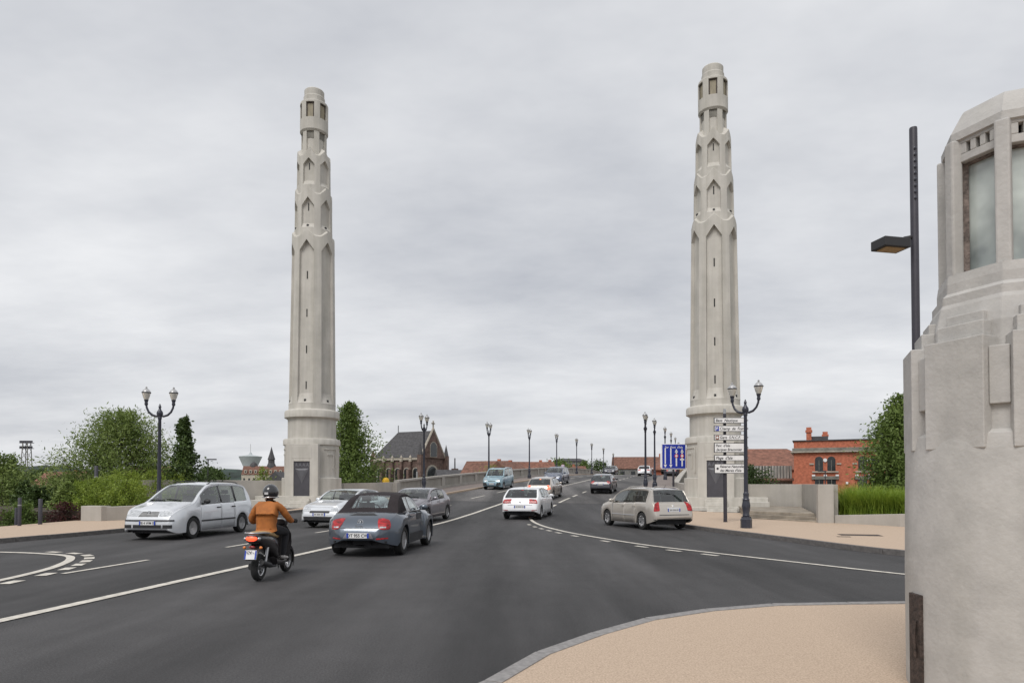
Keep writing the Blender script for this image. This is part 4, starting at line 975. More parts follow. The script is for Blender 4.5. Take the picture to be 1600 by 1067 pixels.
# --- silver people carrier coming towards us
sp = dict(L=4.63, W=1.81, wb=2.835, fo=.93, R=.325, paint=P['silver'], rim='cover', cowl=1.02, r0=2.02, r1=4.12, rb=4.50, bonnet=.22,
          top=[(0, .60), (.06, .72), (.14, .80), (.3, .90), (.6, 1.0), (1.02, 1.11), (1.5, 1.42), (2.02, 1.66), (2.6, 1.73), (3.5, 1.72), (4.12, 1.63), (4.35, 1.35), (4.5, 1.06), (4.58, .92), (4.63, .62)],
          belt=[(0, .56), (.3, .82), (1.0, 1.0), (2, 1.05), (3.5, 1.08), (4.4, 1.10), (4.63, .7)], wins=[(1.42, 2.48), (2.56, 3.34), (3.44, 4.12)], doors=[(1.33, 2.48), (2.5, 3.3)], tumble=.30)
f_, r_ = (-9.8, 21.0), (-9.42, 23.79)
def inset(f, r, lat):   # from the wheels of one flank to the axle middles; lat = +right of travel
    d = np.array(f) - np.array(r); d /= np.hypot(*d); n = np.array((d[1], -d[0])); return tuple(np.array(f) + n * lat), tuple(np.array(r) + n * lat)
loc, rz = place(*inset(f_, r_, .86))
c = Car('people_carrier', sp, loc, rz, 'silver people carrier with roof rails coming down the left lane')
c.both('front', [(.36, .70), (.80, .72), (.84, .88), (.42, .86)], 'headlight', M['headlight'], rnd=.25)
g_ = c.patch('front', [(-.34, .70), (.34, .70), (.34, .85), (-.34, .85)], 'grille', M['lampcap'], nu=8)
for k in range(4): c.patch('front', [(-.33, .715 + k * .034), (.33, .715 + k * .034), (.33, .727 + k * .034), (-.33, .727 + k * .034)], 'grille_slat', M['blackplastic'], off_=.016, nu=8, nv=1, parent=g_)
c.badge('front', .785, .075)
c.patch('front', [(-.92, .565), (.92, .565), (.92, .61), (-.92, .61)], 'bumper_strip', M['blackplastic'], off_=.015, nu=20, nv=1)
for a, b in ((-.82, -.5), (-.45, .45), (.5, .82)): c.patch('front', [(a, .36), (b, .36), (b, .46), (a, .46)], 'air_intake', M['blackplastic'], off_=.006, nu=8, nv=2)
c.plate('front', -.02, .515, '7814 WM 02')
c.side(1.34, 3.28, .50, .545, 'rubbing_strip', M['blackplastic'], .02, n=16)
c.handles((2.2, 3.08), .90, M['blackplastic']); c.mirrors(1.48, 1.06, M['blackplastic']); c.rails(2.1, 4.1, M['blackplastic']); c.wiper('front'); c.aerial(2.3, .25)
c.both('rear', [(.62, .85), (.86, .85), (.80, 1.1), (.6, 1.1)], 'tail_light', M['taillight'])

# --- grey convertible going away
sp = dict(L=4.28, W=1.81, wb=2.54, fo=.87, R=.335, paint=P['grey'], rim='alloy10', cowl=1.42, r0=1.92, r1=2.82, rb=3.60, bonnet=.3, soft=True, flare=.14, shoulder=.04, rround=.36, fround=.32,
          top=[(0, .52), (.05, .62), (.2, .78), (.6, .95), (1.0, 1.02), (1.42, 1.06), (1.7, 1.28), (1.92, 1.40), (2.3, 1.47), (2.82, 1.45), (3.2, 1.31), (3.46, 1.12), (3.60, 1.02), (3.75, .985), (3.95, .91), (4.1, .80), (4.2, .69), (4.26, .60), (4.28, .53)],
          belt=[(0, .5), (.3, .74), (1.2, .93), (2.5, .97), (3.55, .975), (3.85, .89), (4.15, .70), (4.28, .5)], wins=[(1.66, 2.42), (2.47, 2.78)], doors=[(1.40, 2.62)], tumble=.36, crown=.06)
loc, rz = place(*inset((-2.32, 18.8), (-2.6, 16.24), -.80))
c = Car('convertible', sp, loc, rz, 'dark grey convertible with black fabric roof raised and red tail lamps')
c.both('rear', [(.46, .63), (.92, .62), (.95, .86), (.54, .90)], 'tail_light', M['taillight'], rnd=.6, off_=.014)
c.both('rear', [(.52, .668), (.72, .668), (.72, .70), (.54, .70)], 'reversing_lamp', M['headlight'], nv=2, off_=.018)
c.patch('rear', [(-.50, .66), (.50, .66), (.50, .672), (-.50, .672)], 'boot_seam', M['blackplastic'], nv=1, off_=.004)
c.patch('rear', [(-.62, .935), (.62, .935), (.50, .985), (-.50, .985)], 'boot_recess', M['blackplastic'], nv=2, off_=.006, nu=14)
c.patch('rear', [(-.36, .43), (.36, .43), (.28, .56), (-.28, .56)], 'plate_recess', P['mauve'], nv=3, off_=.004)
c.plate('rear', 0, .50, 'DT 955 CW')
c.both('rear', [(.42, .41), (.80, .42), (.80, .45), (.42, .44)], 'reflector', M['taillight'], nv=1, off_=.01)
c.patch('rear', [(-.80, .27), (.80, .27), (.76, .37), (-.76, .37)], 'bumper_insert', M['blackplastic'], nv=2, nu=16, off_=.004)
c.badge('rear', .79, .062); text('Beetle', .07, M['chrome'], c.T, (0, c.bvh.ray_cast(Vector((0, -9, .70)), Vector((0, 1, 0)))[0].y - .012, .685), UP, 'badge_lettering', align='CENTER')
for sd in (-1, 1):
    pts = [Vector((sd * (c.hw(x) - .145), c.y0 - x, .99 + (.0 if x < 3.3 else -.0))) for x in np.linspace(1.5, 3.3, 8)]; MB().tube([(p.x, p.y, p.z) for p in pts], .012, 5).build('belt_trim', M['chrome'], c.T)
c.patch('rear', [(-.74, 1.0), (.74, 1.0), (.74, 1.016), (-.74, 1.016)], 'belt_trim', M['chrome'], nv=1, nu=14, off_=.012)
c.side(1.3, 2.75, .25, .29, 'sill_trim', M['chrome'], .03, n=10); c.handles((2.38,), .84); c.mirrors(1.62, 1.0, P['grey'])
c.both('front', [(.5, .62), (.82, .62), (.82, .82), (.5, .82)], 'headlight', M['headlight'], rnd=.9)

# --- silver estate crossing to the right
sp = dict(L=4.42, W=1.76, wb=2.71, fo=.86, R=.315, paint=P['champagne'], rim='alloy5', cowl=1.02, r0=1.86, r1=3.96, rb=4.22, bonnet=.26, rearglass=M['glassdark'], sideglass=M['glassdark'],
          top=[(0, .55), (.06, .66), (.2, .78), (.5, .90), (1.02, 1.03), (1.45, 1.31), (1.86, 1.48), (2.4, 1.54), (3.3, 1.53), (3.96, 1.46), (4.1, 1.27), (4.22, 1.02), (4.33, .86), (4.38, .70), (4.42, .58)],
          belt=[(0, .5), (.3, .78), (1.0, .93), (2, .97), (3.3, 1.0), (4.2, 1.0), (4.35, .8), (4.42, .54)], wins=[(1.40, 2.30), (2.36, 3.12), (3.18, 3.82)], doors=[(1.30, 2.31), (2.33, 3.1)])
loc, rz = place(*inset((3.82, 27.87), (4.85, 24.96), .83))
c = Car('estate_car', sp, loc, rz, 'champagne silver estate car with roof rails turning beside the finger signs')
c.both('rear', [(.60, .70), (.90, .68), (.86, .97), (.68, 1.04)], 'tail_light', M['taillight'], rnd=.2, off_=.014)
c.patch('rear', [(-.30, .79), (.30, .79), (.30, .82), (-.30, .82)], 'chrome_strip', M['chrome'], nv=1, off_=.016); c.plate('rear', 0, .73, None)
c.patch('rear', [(-.62, .545), (.62, .545), (.62, .57), (-.62, .57)], 'tailgate_seam', M['blackplastic'], nv=1, nu=14, off_=.004)
c.patch('rear', [(-.9, .37), (.9, .37), (.9, .40), (-.9, .40)], 'bumper_strip', M['blackplastic'], nv=1, nu=18, off_=.006)
c.patch('rear', [(-.035, .85), (.035, .85), (.03, .91), (-.03, .91)], 'badge', M['chrome'], nu=2, nv=2, off_=.012); c.rails(1.95, 3.9, P['champagne']); c.handles((2.1, 2.93), .83); c.mirrors(1.42, .97, P['champagne']); c.side(1.32, 3.06, .50, .525, 'rubbing_strip', P['silver'], .016, n=14); c.aerial(3.7, .2)
c.both('front', [(.45, .62), (.82, .64), (.86, .82), (.5, .74)], 'headlight', M['headlight'])

# --- hatchbacks going away
def hatch(name, paint_, front, rear_, label, plate, lit=False, rg=None, tall=1.0, rim='alloy5', tl=((.44, .76), (.90, .75), (.92, .93), (.52, .95)), dark_low=True, wd=1.79):
    sp = dict(L=4.2, W=wd, wb=2.6, fo=.85, R=.315, paint=paint_, rim=rim, cowl=1.08, r0=1.78, r1=3.42, rb=3.96, bonnet=.26, rearglass=rg or M['glassdark'],
              top=[(0, .54), (.06, .66), (.2, .77), (.5, .88), (1.08, 1.02), (1.45, 1.28), (1.78, 1.41), (2.3, 1.46), (3.0, 1.44), (3.42, 1.38), (3.7, 1.22), (3.96, 1.0), (4.08, .88), (4.15, .70), (4.2, .56)],
              belt=[(0, .5), (.3, .76), (1.0, .92), (2, .96), (3.3, 1.0), (3.9, .99), (4.1, .8), (4.2, .52)], wins=[(1.42, 2.25), (2.31, 3.0), (3.06, 3.3)], doors=[(1.30, 2.26), (2.28, 3.0)])
    sp['top'] = [(a, z * tall) for a, z in sp['top']]
    loc, rz = place(front, rear_); c = Car('hatchback', sp, loc, rz, label)
    c.both('rear', list(tl), 'tail_light', M['litred'] if lit else M['taillight'], rnd=.15, off_=.014)
    c.plate('rear', 0, .60 if dark_low else .74, plate)
    c.patch('rear', [(-.78, .30), (.78, .30), (.72, .42), (-.72, .42)], 'bumper_insert', M['blackplastic'], nv=2, nu=16, off_=.004)
    c.patch('rear', [(-.60, .665), (.60, .665), (.60, .677), (-.60, .677)], 'tailgate_seam', M['blackplastic'], nv=1, nu=12, off_=.003)
    c.both('front', [(.45, .62), (.82, .64), (.84, .78), (.5, .72)], 'headlight', M['headlight']); c.handles((2.05, 2.85), .82); c.mirrors(1.46, .96, paint_)
    m = c.patch('rear', [(-.22, 1.335 * tall), (.22, 1.335 * tall), (.22, 1.36 * tall), (-.22, 1.36 * tall)], 'high_brake_light', M['litamber'] if lit else M['taillight'], nv=1, off_=.03)
    return c
def along(y, d, wb=2.6):       # axle points for a car following the road at offset d, rear axle at y
    return off(y + wb, d), off(y, d)
c = hatch('hatchback', P['white'], (1.13, 34.4), (.52, 31.85), 'white hatchback with red tail lamps driving onto the bridge', None)
c.badge('rear', .80, .055); c.both('rear', [(.55, .42), (.80, .45), (.82, .47), (.55, .45)], 'reflector', M['taillight'], nv=1, off_=.012); c.aerial(3.2, .2)
c = hatch('hatchback', P['beige'], *along(46.6, 1.75), 'beige hatchback with its orange brake lamps lit on the bridge', None, lit=True, tall=1.01, tl=((.62, .70), (.86, .72), (.88, .98), (.70, .96)))
c.patch('rear', [(-.66, .60), (.66, .60), (.66, .69), (-.66, .69)], 'tailgate_recess', P['grey'], nv=2, off_=.003)
c = hatch('hatchback', P['dark'], *along(53.4, 4.9), 'dark purple black hatchback with round red tail lamps in the right lane', None, rg=M['glass'], dark_low=False, wd=1.66, tl=((.58, .78), (.84, .78), (.84, .96), (.60, .98)))
# --- cars coming towards us
def saloon(name, paint_, front, rear_, label, plate, H=1.0, cat='car', rim='alloy5', grille=True, L_=4.6):
    k = L_ / 4.6
    sp = dict(L=L_, W=1.82, wb=2.72, fo=.95, R=.325, paint=paint_, rim=rim, cowl=1.22, r0=2.0, r1=3.35, rb=4.05 * k, bonnet=.28,
              top=[(0, .52), (.06, .64), (.2, .76), (.6, .90), (1.22, 1.03), (1.6, 1.28), (2.0, 1.43 * H), (2.5, 1.48 * H), (3.35, 1.41 * H), (3.7, 1.26), (4.05 * k, 1.08), (4.3 * k, 1.03), (4.5 * k, .92), (L_, .6)],
              belt=[(0, .48), (.3, .76), (1.2, .93), (2, .97), (3.3, 1.01), (4.0 * k, 1.02), (4.5 * k, .85), (L_, .55)], wins=[(1.6, 2.48), (2.55, 3.28)], doors=[(1.42, 2.5), (2.52, 3.3)], blackpillar=1)
    loc, rz = place(front, rear_); c = Car(name, sp, loc, rz, label, cat)
    c.both('front', [(.46, .62), (.84, .64), (.88, .80), (.52, .73)], 'headlight', M['headlight'], rnd=.2)
    c.patch('front', [(-.42, .575), (.42, .575), (.46, .65), (-.46, .65)], 'grille', M['blackplastic'], nv=3)
    c.patch('front', [(-.44, .655), (.44, .655), (.46, .675), (-.46, .675)], 'grille_trim', M['chrome'], nv=1, off_=.014)
    c.patch('front', [(-.62, .32), (.62, .32), (.66, .44), (-.66, .44)], 'air_intake', M['blackplastic'], nv=2, nu=14)
    c.plate('front', 0, .52, plate); c.handles((2.25, 3.1), .85); c.mirrors(1.62, .98, paint_); c.wiper('front')
    c.both('rear', [(.5, .75), (.86, .75), (.86, .95), (.5, .95)], 'tail_light', M['taillight'])
    return c
def towards(y, d, wb=2.72): return off(y, d), off(y + wb, d)
saloon('saloon_car', P['silver'], (-7.05, 26.7), (-6.35, 29.35), 'silver saloon with black grille half hidden behind the convertible', None)
saloon('hatchback', P['mauve'], (-4.45, 29.2), (-3.85, 31.9), 'mauve grey five door car coming off the bridge behind the convertible', None, L_=4.35)
saloon('saloon_car', P['dark'], *towards(108, -1.6), 'small dark oncoming car near the crest of the bridge', None)
# --- pale blue leisure van
sp = dict(L=4.14, W=1.74, wb=2.69, fo=.80, R=.31, paint=P['blue'], rim='cover', cowl=.95, r0=1.5, r1=3.95, rb=4.08, bonnet=.24, blackpillar=0,
          top=[(0, .55), (.05, .68), (.15, .85), (.4, .98), (.95, 1.12), (1.25, 1.48), (1.5, 1.68), (1.9, 1.78), (3.0, 1.81), (3.95, 1.77), (4.03, 1.4), (4.08, 1.0), (4.14, .6)],
          belt=[(0, .5), (.3, .85), (1, 1.05), (2, 1.09), (4, 1.12), (4.14, .55)], wins=[(1.22, 2.0), (2.1, 2.9), (3.05, 3.7)], doors=[(1.1, 2.02), (2.05, 3.0)], tumble=.16)
loc, rz = place(*towards(56.2, -4.55, 2.69)); c = Car('leisure_van', sp, loc, rz, 'pale blue leisure van with dark bumper corners in the outer oncoming lane', 'van')
c.both('front', [(.42, .70), (.78, .70), (.80, .88), (.48, .84)], 'headlight', M['headlight'], rnd=.3); c.both('front', [(.38, .36), (.86, .36), (.86, .60), (.46, .60)], 'bumper_corner', M['blackplastic'], nv=3)
c.patch('front', [(-.36, .70), (.36, .70), (.36, .76), (-.36, .76)], 'grille', M['blackplastic'], nv=1); c.plate('front', 0, .5, None); c.mirrors(1.3, 1.1, M['blackplastic'])
MB().box((0, c.y0 - 2.4, 1.83), (.9, .5, .08)).build('roof_hatch', M['tilebrown'], c.T, bevel=.02); c.wiper('front')
# --- navy people carrier behind the beige car
sp = dict(L=4.5, W=1.83, wb=2.75, fo=.92, R=.33, paint=P['navy'], rim='alloy5', cowl=1.0, r0=1.9, r1=4.0, rb=4.36, bonnet=.24,
          top=[(0, .58), (.06, .7), (.2, .84), (.5, .97), (1.0, 1.12), (1.45, 1.42), (1.9, 1.62), (2.5, 1.69), (3.5, 1.68), (4.0, 1.6), (4.2, 1.35), (4.36, 1.05), (4.45, .9), (4.5, .6)],
          belt=[(0, .5), (.3, .82), (1, 1.0), (2, 1.04), (4, 1.08), (4.5, .56)], wins=[(1.4, 2.35), (2.43, 3.2), (3.3, 3.9)], doors=[(1.3, 2.37), (2.4, 3.2)], tumble=.28)
loc, rz = place(*towards(66, -1.55, 2.75)); c = Car('people_carrier', sp, loc, rz, 'navy grey people carrier coming over the bridge behind the beige hatchback')
c.both('front', [(.42, .68), (.84, .70), (.88, .86), (.5, .80)], 'headlight', M['headlight'], rnd=.3); c.patch('front', [(-.4, .62), (.4, .62), (.4, .74), (-.4, .74)], 'grille', M['blackplastic'], nv=2); c.plate('front', 0, .5, None); c.mirrors(1.42, 1.05, P['navy'])
# --- far traffic near the crest
c = hatch('hatchback', P['white'], *along(96, 4.7), 'small white car far along the right lane near the crest', None)
TR = empty('box_van', (*off(97, 6.6 + 4.0), zr(97) + .12), -hd, 'white box van with green and red panels far beyond the lane sign', 'van')
TR.location = (*off(104, 7.7), zr(104) + .1)
MB().box((0, 0, 1.95), (2.3, 4.6, 2.5)).build('cargo_box', M['white'], TR, bevel=.05); MB().box((0, 3.1, 1.35), (2.1, 1.5, 1.7)).build('cab', M['white'], TR, bevel=.15)
MB().box((0, 0, .55), (2.0, 6.2, .3)).build('chassis', M['blackplastic'], TR)
for sy in (-1.5, 2.9):
    for sd in (-1, 1): wheel_parts(TR, sd * .95, sy, .38, sd, 'cover', .24)
m = MB(); m.box((0, -2.32, 2.55), (1.5, .02, .36)); m.build('green_panel', mat('van_green', (.05, .35, .10), .5, var=0), TR)
m = MB(); m.box((-.3, -2.32, 1.95), (1.2, .02, .42)); m.build('red_panel', M['redp'], TR)
MB().box((.1, -2.32, 1.38), (1.3, .02, .10)).build('dark_panel', M['plateblue'], TR)
for sd in (-1, 1): MB().box((sd * 1.0, -2.32, .85), (.2, .03, .3)).build('tail_light', M['taillight'], TR)
saloon('saloon_car', P['dark'], *along(92, 8.6), 'dark parked car beside the box van on the right of the bridge', None)
# --- parked below the bank on the left
o = MB().box((-32, 38, -2.6), (17, 13, 1.4)).build('car_park', M['asphalt2']); o['kind'] = 'structure'
c = saloon('saloon_car', P['teal'], (-27.9, 35.6), (-25.4, 36.6), 'teal parked car standing below the bank behind the bollards', None); c.T.location.z = -1.895
# ================================================================ scooter and rider (+Y local is forward)
def skin(name, chains, mt, parent, sub=2, root=0):
    """chains: lists of (x,y,z,r); equal points are shared"""
    vs, es, rs, ix = [], [], [], {}
    for ch in chains:
        prev = None
        for x, y, z, r in ch:
            k = (round(x, 4), round(y, 4), round(z, 4))
            if k not in ix: ix[k] = len(vs); vs.append((x, y, z)); rs.append(r)
            if prev is not None and prev != ix[k]: es.append((prev, ix[k]))
            prev = ix[k]
    me = bpy.data.meshes.new(name); me.from_pydata(vs, es, []); me.materials.append(mt); o = link(name, me, parent)
    md = o.modifiers.new('skin', 'SKIN'); md.use_smooth_shade = True
    if not me.skin_vertices: bpy.context.view_layer.update()
    sv = me.skin_vertices[0].data
    for i, r in enumerate(rs): sv[i].radius = r if hasattr(r, '__len__') else (r, r); sv[i].use_root = (i == root)
    md2 = o.modifiers.new('sub', 'SUBSURF'); md2.levels = sub; md2.render_levels = sub
    return o
SX, SY, SH = -4.34, 12.42, R(-3)
K = empty('scooter', (SX, SY, .004), SH, 'black motor scooter with a tan seat and silver wheels ridden along the centre line', 'scooter'); K.scale = (.945,) * 3
def swheel(y, r, w_):
    m = MB(); m.lathe([(r * .62, -w_ * .4), (r * .85, -w_ * .5), (r * .97, -w_ * .3), (r, 0), (r * .97, w_ * .3), (r * .85, w_ * .5), (r * .62, w_ * .4)], 36, cap=False); o = m.build('wheel', M['rubber'], K, smooth=50, loc=(0, y, r)); o.rotation_euler = (0, math.pi / 2, 0)
    m = MB(); m.lathe([(r * .64, -w_ * .38), (r * .66, 0), (r * .64, w_ * .38), (r * .55, w_ * .3), (r * .55, -w_ * .3)], 32, cap=False); m.lathe([(.045, -w_ * .5), (.045, w_ * .5)], 12)
    for k in range(5):
        for dz in (-.2, .2):
            a = 2 * math.pi * k / 5; a2 = a + .25 * (1 if dz > 0 else -1); m.tube([(.03 * math.cos(a), .03 * math.sin(a), 0), (r * .58 * math.cos(a2), r * .58 * math.sin(a2), 0)], .013, 6)
    m.build('rim', M['alloy'], o, smooth=40)
swheel(-.64, .245, .125); swheel(.66, .24, .11)
B = M['scooterblk']
def loft(secs, name, mt, parent=K, seg=20, smooth=60):
    """secs: (y, zc, half width, half height) rings across Y"""
    m = MB(); vs = []
    for y, zc, a, b in secs:
        for k in range(seg):
            t = 2 * math.pi * k / seg; c, s_ = math.cos(t), math.sin(t); e = .75
            vs.append((a * abs(c) ** e * (1 if c > 0 else -1), y, zc + b * abs(s_) ** e * (1 if s_ > 0 else -1)))
    n = len(secs); fs = [(i * seg + k, i * seg + (k + 1) % seg, (i + 1) * seg + (k + 1) % seg, (i + 1) * seg + k) for i in range(n - 1) for k in range(seg)] + [list(range(seg)), list(range((n - 1) * seg, n * seg))]
    return m.add(vs, fs).build(name, mt, parent, smooth=smooth)
tail = loft([(-.98, .80, .06, .035), (-.92, .79, .125, .07), (-.75, .755, .165, .105), (-.5, .70, .185, .15), (-.25, .63, .185, .19), (-.08, .56, .16, .20), (.0, .5, .12, .2)], 'tail_fairing', B)
loft([(-.86, .872, .10, .02), (-.7, .872, .14, .035), (-.45, .845, .155, .05), (-.2, .80, .15, .06), (.0, .775, .12, .05), (.06, .76, .07, .03)], 'seat', M['tanseat'])
m = MB().tube([(-.15, -.55, .86), (-.17, -.82, .885), (-.1, -.97, .885), (.1, -.97, .885), (.17, -.82, .885), (.15, -.55, .86)], .018, 8); m.build('grab_rail', M['steel'], K, smooth=60)
tl = MB().ball((0, -.955, .79), (.105, .045, .05), 16, 8).build('tail_light', M['litred'], K, smooth=60)
for sd in (-1, 1):
    MB().ball((sd * .125, -.92, .785), (.035, .04, .035), 10, 6).build('lamp_surround', M['steel'], K, smooth=60)
    MB().ball((sd * .15, -.90, .625), (.03, .03, .028), 10, 6).build('indicator', M['amber'], K, smooth=60)
MB().ball((0, -.93, .635), (.06, .02, .025), 10, 6).build('reflector', M['taillight'], K, smooth=60)
g_ = MB(); g_.hexa([(-.09, -.80, .66), (.09, -.80, .66), (.09, -.72, .66), (-.09, -.72, .66), (-.10, -.99, .40), (.10, -.99, .40), (.10, -.97, .40), (-.10, -.97, .40)]); g_.build('rear_mudguard', B, K, bevel=.01)
pl = MB().box((0, -.985, .505), (.215, .012, .165), 0, rx=R(-16)).build('number_plate', M['white'], K)
for e in (-1, 1): MB().box((e * .093, -.9925, .505), (.026, .004, .155), 0, rx=R(-16)).build('plate_band', M['plateblue'], pl)
text('CV -', .072, M['black'], pl, (0, -1.004, .525), (R(90 - 16), 0, 0), align='CENTER', bold=.0015); text('448 W', .072, M['black'], pl, (0, -.982, .445), (R(90 - 16), 0, 0), align='CENTER', bold=.0015)
loft([(-.78, .27, .05, .06), (-.6, .27, .075, .085), (-.3, .27, .09, .10), (-.1, .29, .09, .11), (.05, .29, .06, .08)], 'engine', M['blackplastic']).location.x = -.085
m = MB().tube([(.12, -.15, .22), (.14, -.4, .24), (.15, -.5, .27), (.155, -.88, .36)], [.02, .025, .05, .045], 12); m.build('exhaust', M['blackplastic'], K, smooth=50)
MB().tube([(.11, -.62, .28), (.12, -.52, .62)], .028, 8).build('shock_absorber', M['steel'], K, smooth=50)
loft([(-.12, .30, .14, .09), (.1, .27, .155, .05), (.35, .27, .155, .05), (.42, .30, .15, .07)], 'footboard', B)
m = MB(); secs = [(.40, .25, .17), (.44, .42, .19), (.47, .60, .205), (.46, .78, .20), (.40, .92, .15), (.34, 1.0, .10)]
vs = []
for y, z, a in secs: vs += [(-a, y - .05, z), (-a * .7, y + .06, z), (0, y + .13, z), (a * .7, y + .06, z), (a, y - .05, z), (a * .6, y - .03, z), (0, y - .02, z), (-a * .6, y - .03, z)]
m.add(vs, [(i * 8 + k, i * 8 + (k + 1) % 8, (i + 1) * 8 + (k + 1) % 8, (i + 1) * 8 + k) for i in range(5) for k in range(8)] + [list(range(8)), list(range(40, 48))]); m.build('leg_shield', B, K, smooth=50)
m = MB(); m.lathe([(.22, -.07), (.285, -.065), (.285, .065), (.22, .07)], 20, cap=False); 
keep = [f for f in m.f if sum(m.v[i][0] for i in f) / 4 < .12]; m.f = keep; m.mi = [0] * len(keep); o = m.build('front_mudguard', B, K, smooth=50, loc=(0, .66, .25)); o.rotation_euler = (0, math.pi / 2, 0)
for sd in (-1, 1): MB().tube([(sd * .075, .66, .24), (sd * .07, .55, .55)], .02, 8).build('fork', M['steel'], K, smooth=50)
loft([(.26, 1.03, .13, .05), (.36, 1.02, .15, .075), (.46, .99, .12, .07), (.52, .96, .05, .04)], 'handlebar_fairing', B)
MB().tube([(-.34, .22, 1.035), (-.2, .33, 1.04), (.2, .33, 1.04), (.34, .22, 1.035)], .014, 8).build('handlebar', M['steel'], K, smooth=50)
for sd in (-1, 1):
    MB().tube([(sd * .25, .285, 1.037), (sd * .38, .19, 1.035)], .019, 8).build('grip', M['rubber'], K, smooth=50)
    MB().tube([(sd * .22, .33, 1.05), (sd * .37, .27, 1.055)], .007, 6).build('brake_lever', M['steel'], K, smooth=50)
MB().box((0, -.05, .5), (.1, .06, .1)).build('stand_bracket', M['blackplastic'], K); MB().tube([(-.08, -.2, .2), (-.13, -.33, .12)], .012, 6).build('side_stand', M['steel'], K)

PS = empty('person', (SX, SY, .004), SH, 'rider in a tan jacket, dark trousers and black helmet sitting on the scooter', 'person'); PS.scale = (.945,) * 3
body = skin('body', [[(0, -.28, .93, .155), (0, -.27, 1.08, .14), (0, -.23, 1.25, .15), (0, -.19, 1.36, .10), (0, -.16, 1.45, .06), (0, -.13, 1.52, .07)],
                     [(0, -.28, .93, .155), (-.10, -.2, .90, .115), (-.18, .16, .85, .085), (-.17, .20, .78, .075), (-.165, .12, .50, .055), (-.165, .09, .36, .042)],
                     [(0, -.28, .93, .155), (.10, -.2, .90, .115), (.18, .16, .85, .085), (.17, .20, .78, .075), (.165, .12, .50, .055), (.165, .09, .36, .042)]], M['trousers'], PS)
jk = skin('jacket', [[(0, -.31, .96, (.185, .15)), (0, -.32, 1.03, (.20, .165)), (0, -.30, 1.15, (.20, .165)), (0, -.26, 1.28, (.21, .155)), (0, -.22, 1.38, (.15, .12)), (0, -.18, 1.455, .082), (0, -.17, 1.485, .078)],
                     [(0, -.26, 1.28, (.21, .155)), (-.175, -.22, 1.365, .092), (-.25, -.19, 1.30, .085), (-.365, -.13, 1.10, .078), (-.36, -.09, 1.06, .078), (-.345, .06, 1.05, .062), (-.32, .17, 1.05, .05)],
                     [(0, -.26, 1.28, (.21, .155)), (.175, -.22, 1.365, .092), (.24, -.18, 1.30, .082), (.32, -.06, 1.12, .072), (.325, -.02, 1.09, .07), (.325, .08, 1.06, .06), (.32, .17, 1.05, .05)]], M['jacket'], PS, root=1)
smm = jk.modifiers.new('even', 'SMOOTH'); smm.iterations = 5; smm.factor = .6
tx_ = bpy.data.textures.new('folds', 'CLOUDS'); tx_.noise_scale = .11; dm = jk.modifiers.new('folds', 'DISPLACE'); dm.texture = tx_; dm.strength = .035; dm.mid_level = .5
m = MB().lathe([(.19, -.03), (.197, 0), (.19, .03)], 20, sy=.8, cap=False); m.build('belt', M['renderwhite'], PS, loc=(0, -.29, .925)).scale = (.86, .9, .5)
# head in an open-face helmet
hd_ = skin('head', [[(0, -.15, 1.47, .055), (0, -.13, 1.53, .075), (0, -.115, 1.60, .095), (0, -.12, 1.66, .09)]], M['skin'], PS)
m = MB(); m.ball((0, -.04, 1.555), (.012, .02, .018)); m.ball((.035, -.045, 1.60), (.012, .008, .008)); m.ball((-.035, -.045, 1.60), (.012, .008, .008)); m.build('face_features', M['skin'], PS, smooth=60)
m = MB(); hs = []
m.ball((0, -.125, 1.605), (.142, .165, .158), 28, 18)
v2 = [];
for x, y, z in m.v:
    if z < 1.52: z = 1.52 + (z - 1.52) * .72; x *= 1.0
    if y > -.02 and z < 1.62: y = -.02 + (y + .02) * .35
    v2.append((x, y, z))
m.v = v2; he = m.build('helmet', M['helmet'], PS, smooth=60)
m = MB()
for i in range(8):
    a0, a1 = -.34 + .085 * i, -.34 + .085 * (i + 1)
for zz, hh in ((1.598, .016), (1.575, .016)):
    n = 8; vs = []
    for i in range(n + 1):
        a = -.36 + .5 * i / n; vs += [(.149 * math.sin(a), -.125 - .170 * math.cos(a), zz - hh / 2), (.149 * math.sin(a), -.125 - .170 * math.cos(a), zz + hh / 2)]
    m.add(vs, [(2 * i, 2 * i + 2, 2 * i + 3, 2 * i + 1) for i in range(n)])
m.build('helmet_mark', M['white'], he)
m = MB().lathe([(.146, 0), (.150, .008), (.146, .016)], 24, cap=False, sy=1.16); m.build('helmet_rim', M['steel'], he, loc=(0, -.125, 1.505))
# gloved hands closed round the grips: palm, four fingers and a thumb
for sd in (-1, 1):
    x0, y0, z0 = sd * .32, .21, 1.055
    ch = [[(sd * .32, .15, 1.05, .032), (x0, y0, z0, .034), (x0 + sd * .012, y0 + .035, z0 + .01, .03)]]
    for k in range(4):
        fx = x0 + sd * (.045 - .026 * k); fy = y0 + .03 - sd * 0 + .018 * k; ln = (.8, 1, 1.05, .95)[k]
        ch.append([(x0 + sd * .012, y0 + .035, z0 + .01, .03), (fx, fy + .03, z0 + .012, .0115), (fx, fy + .055 * ln, z0 - .012, .0105), (fx, fy + .04 * ln, z0 - .042, .0095), (fx, fy + .012, z0 - .047, .009)])
    ch.append([(x0, y0, z0, .034), (x0 - sd * .04, y0 + .015, z0 - .012, .013), (x0 - sd * .045, y0 + .045, z0 - .03, .011), (x0 - sd * .03, y0 + .065, z0 - .038, .0095)])
    skin('glove', ch, M['trousers'], PS, sub=1)
    # shoe on the footboard
    sh = skin('shoe', [[(sd * .165, .07, .40, .05), (sd * .165, .08, .355, .052), (sd * .17, .17, .345, (.045, .035)), (sd * .178, .27, .335, (.04, .024))]], M['shoe'], PS)

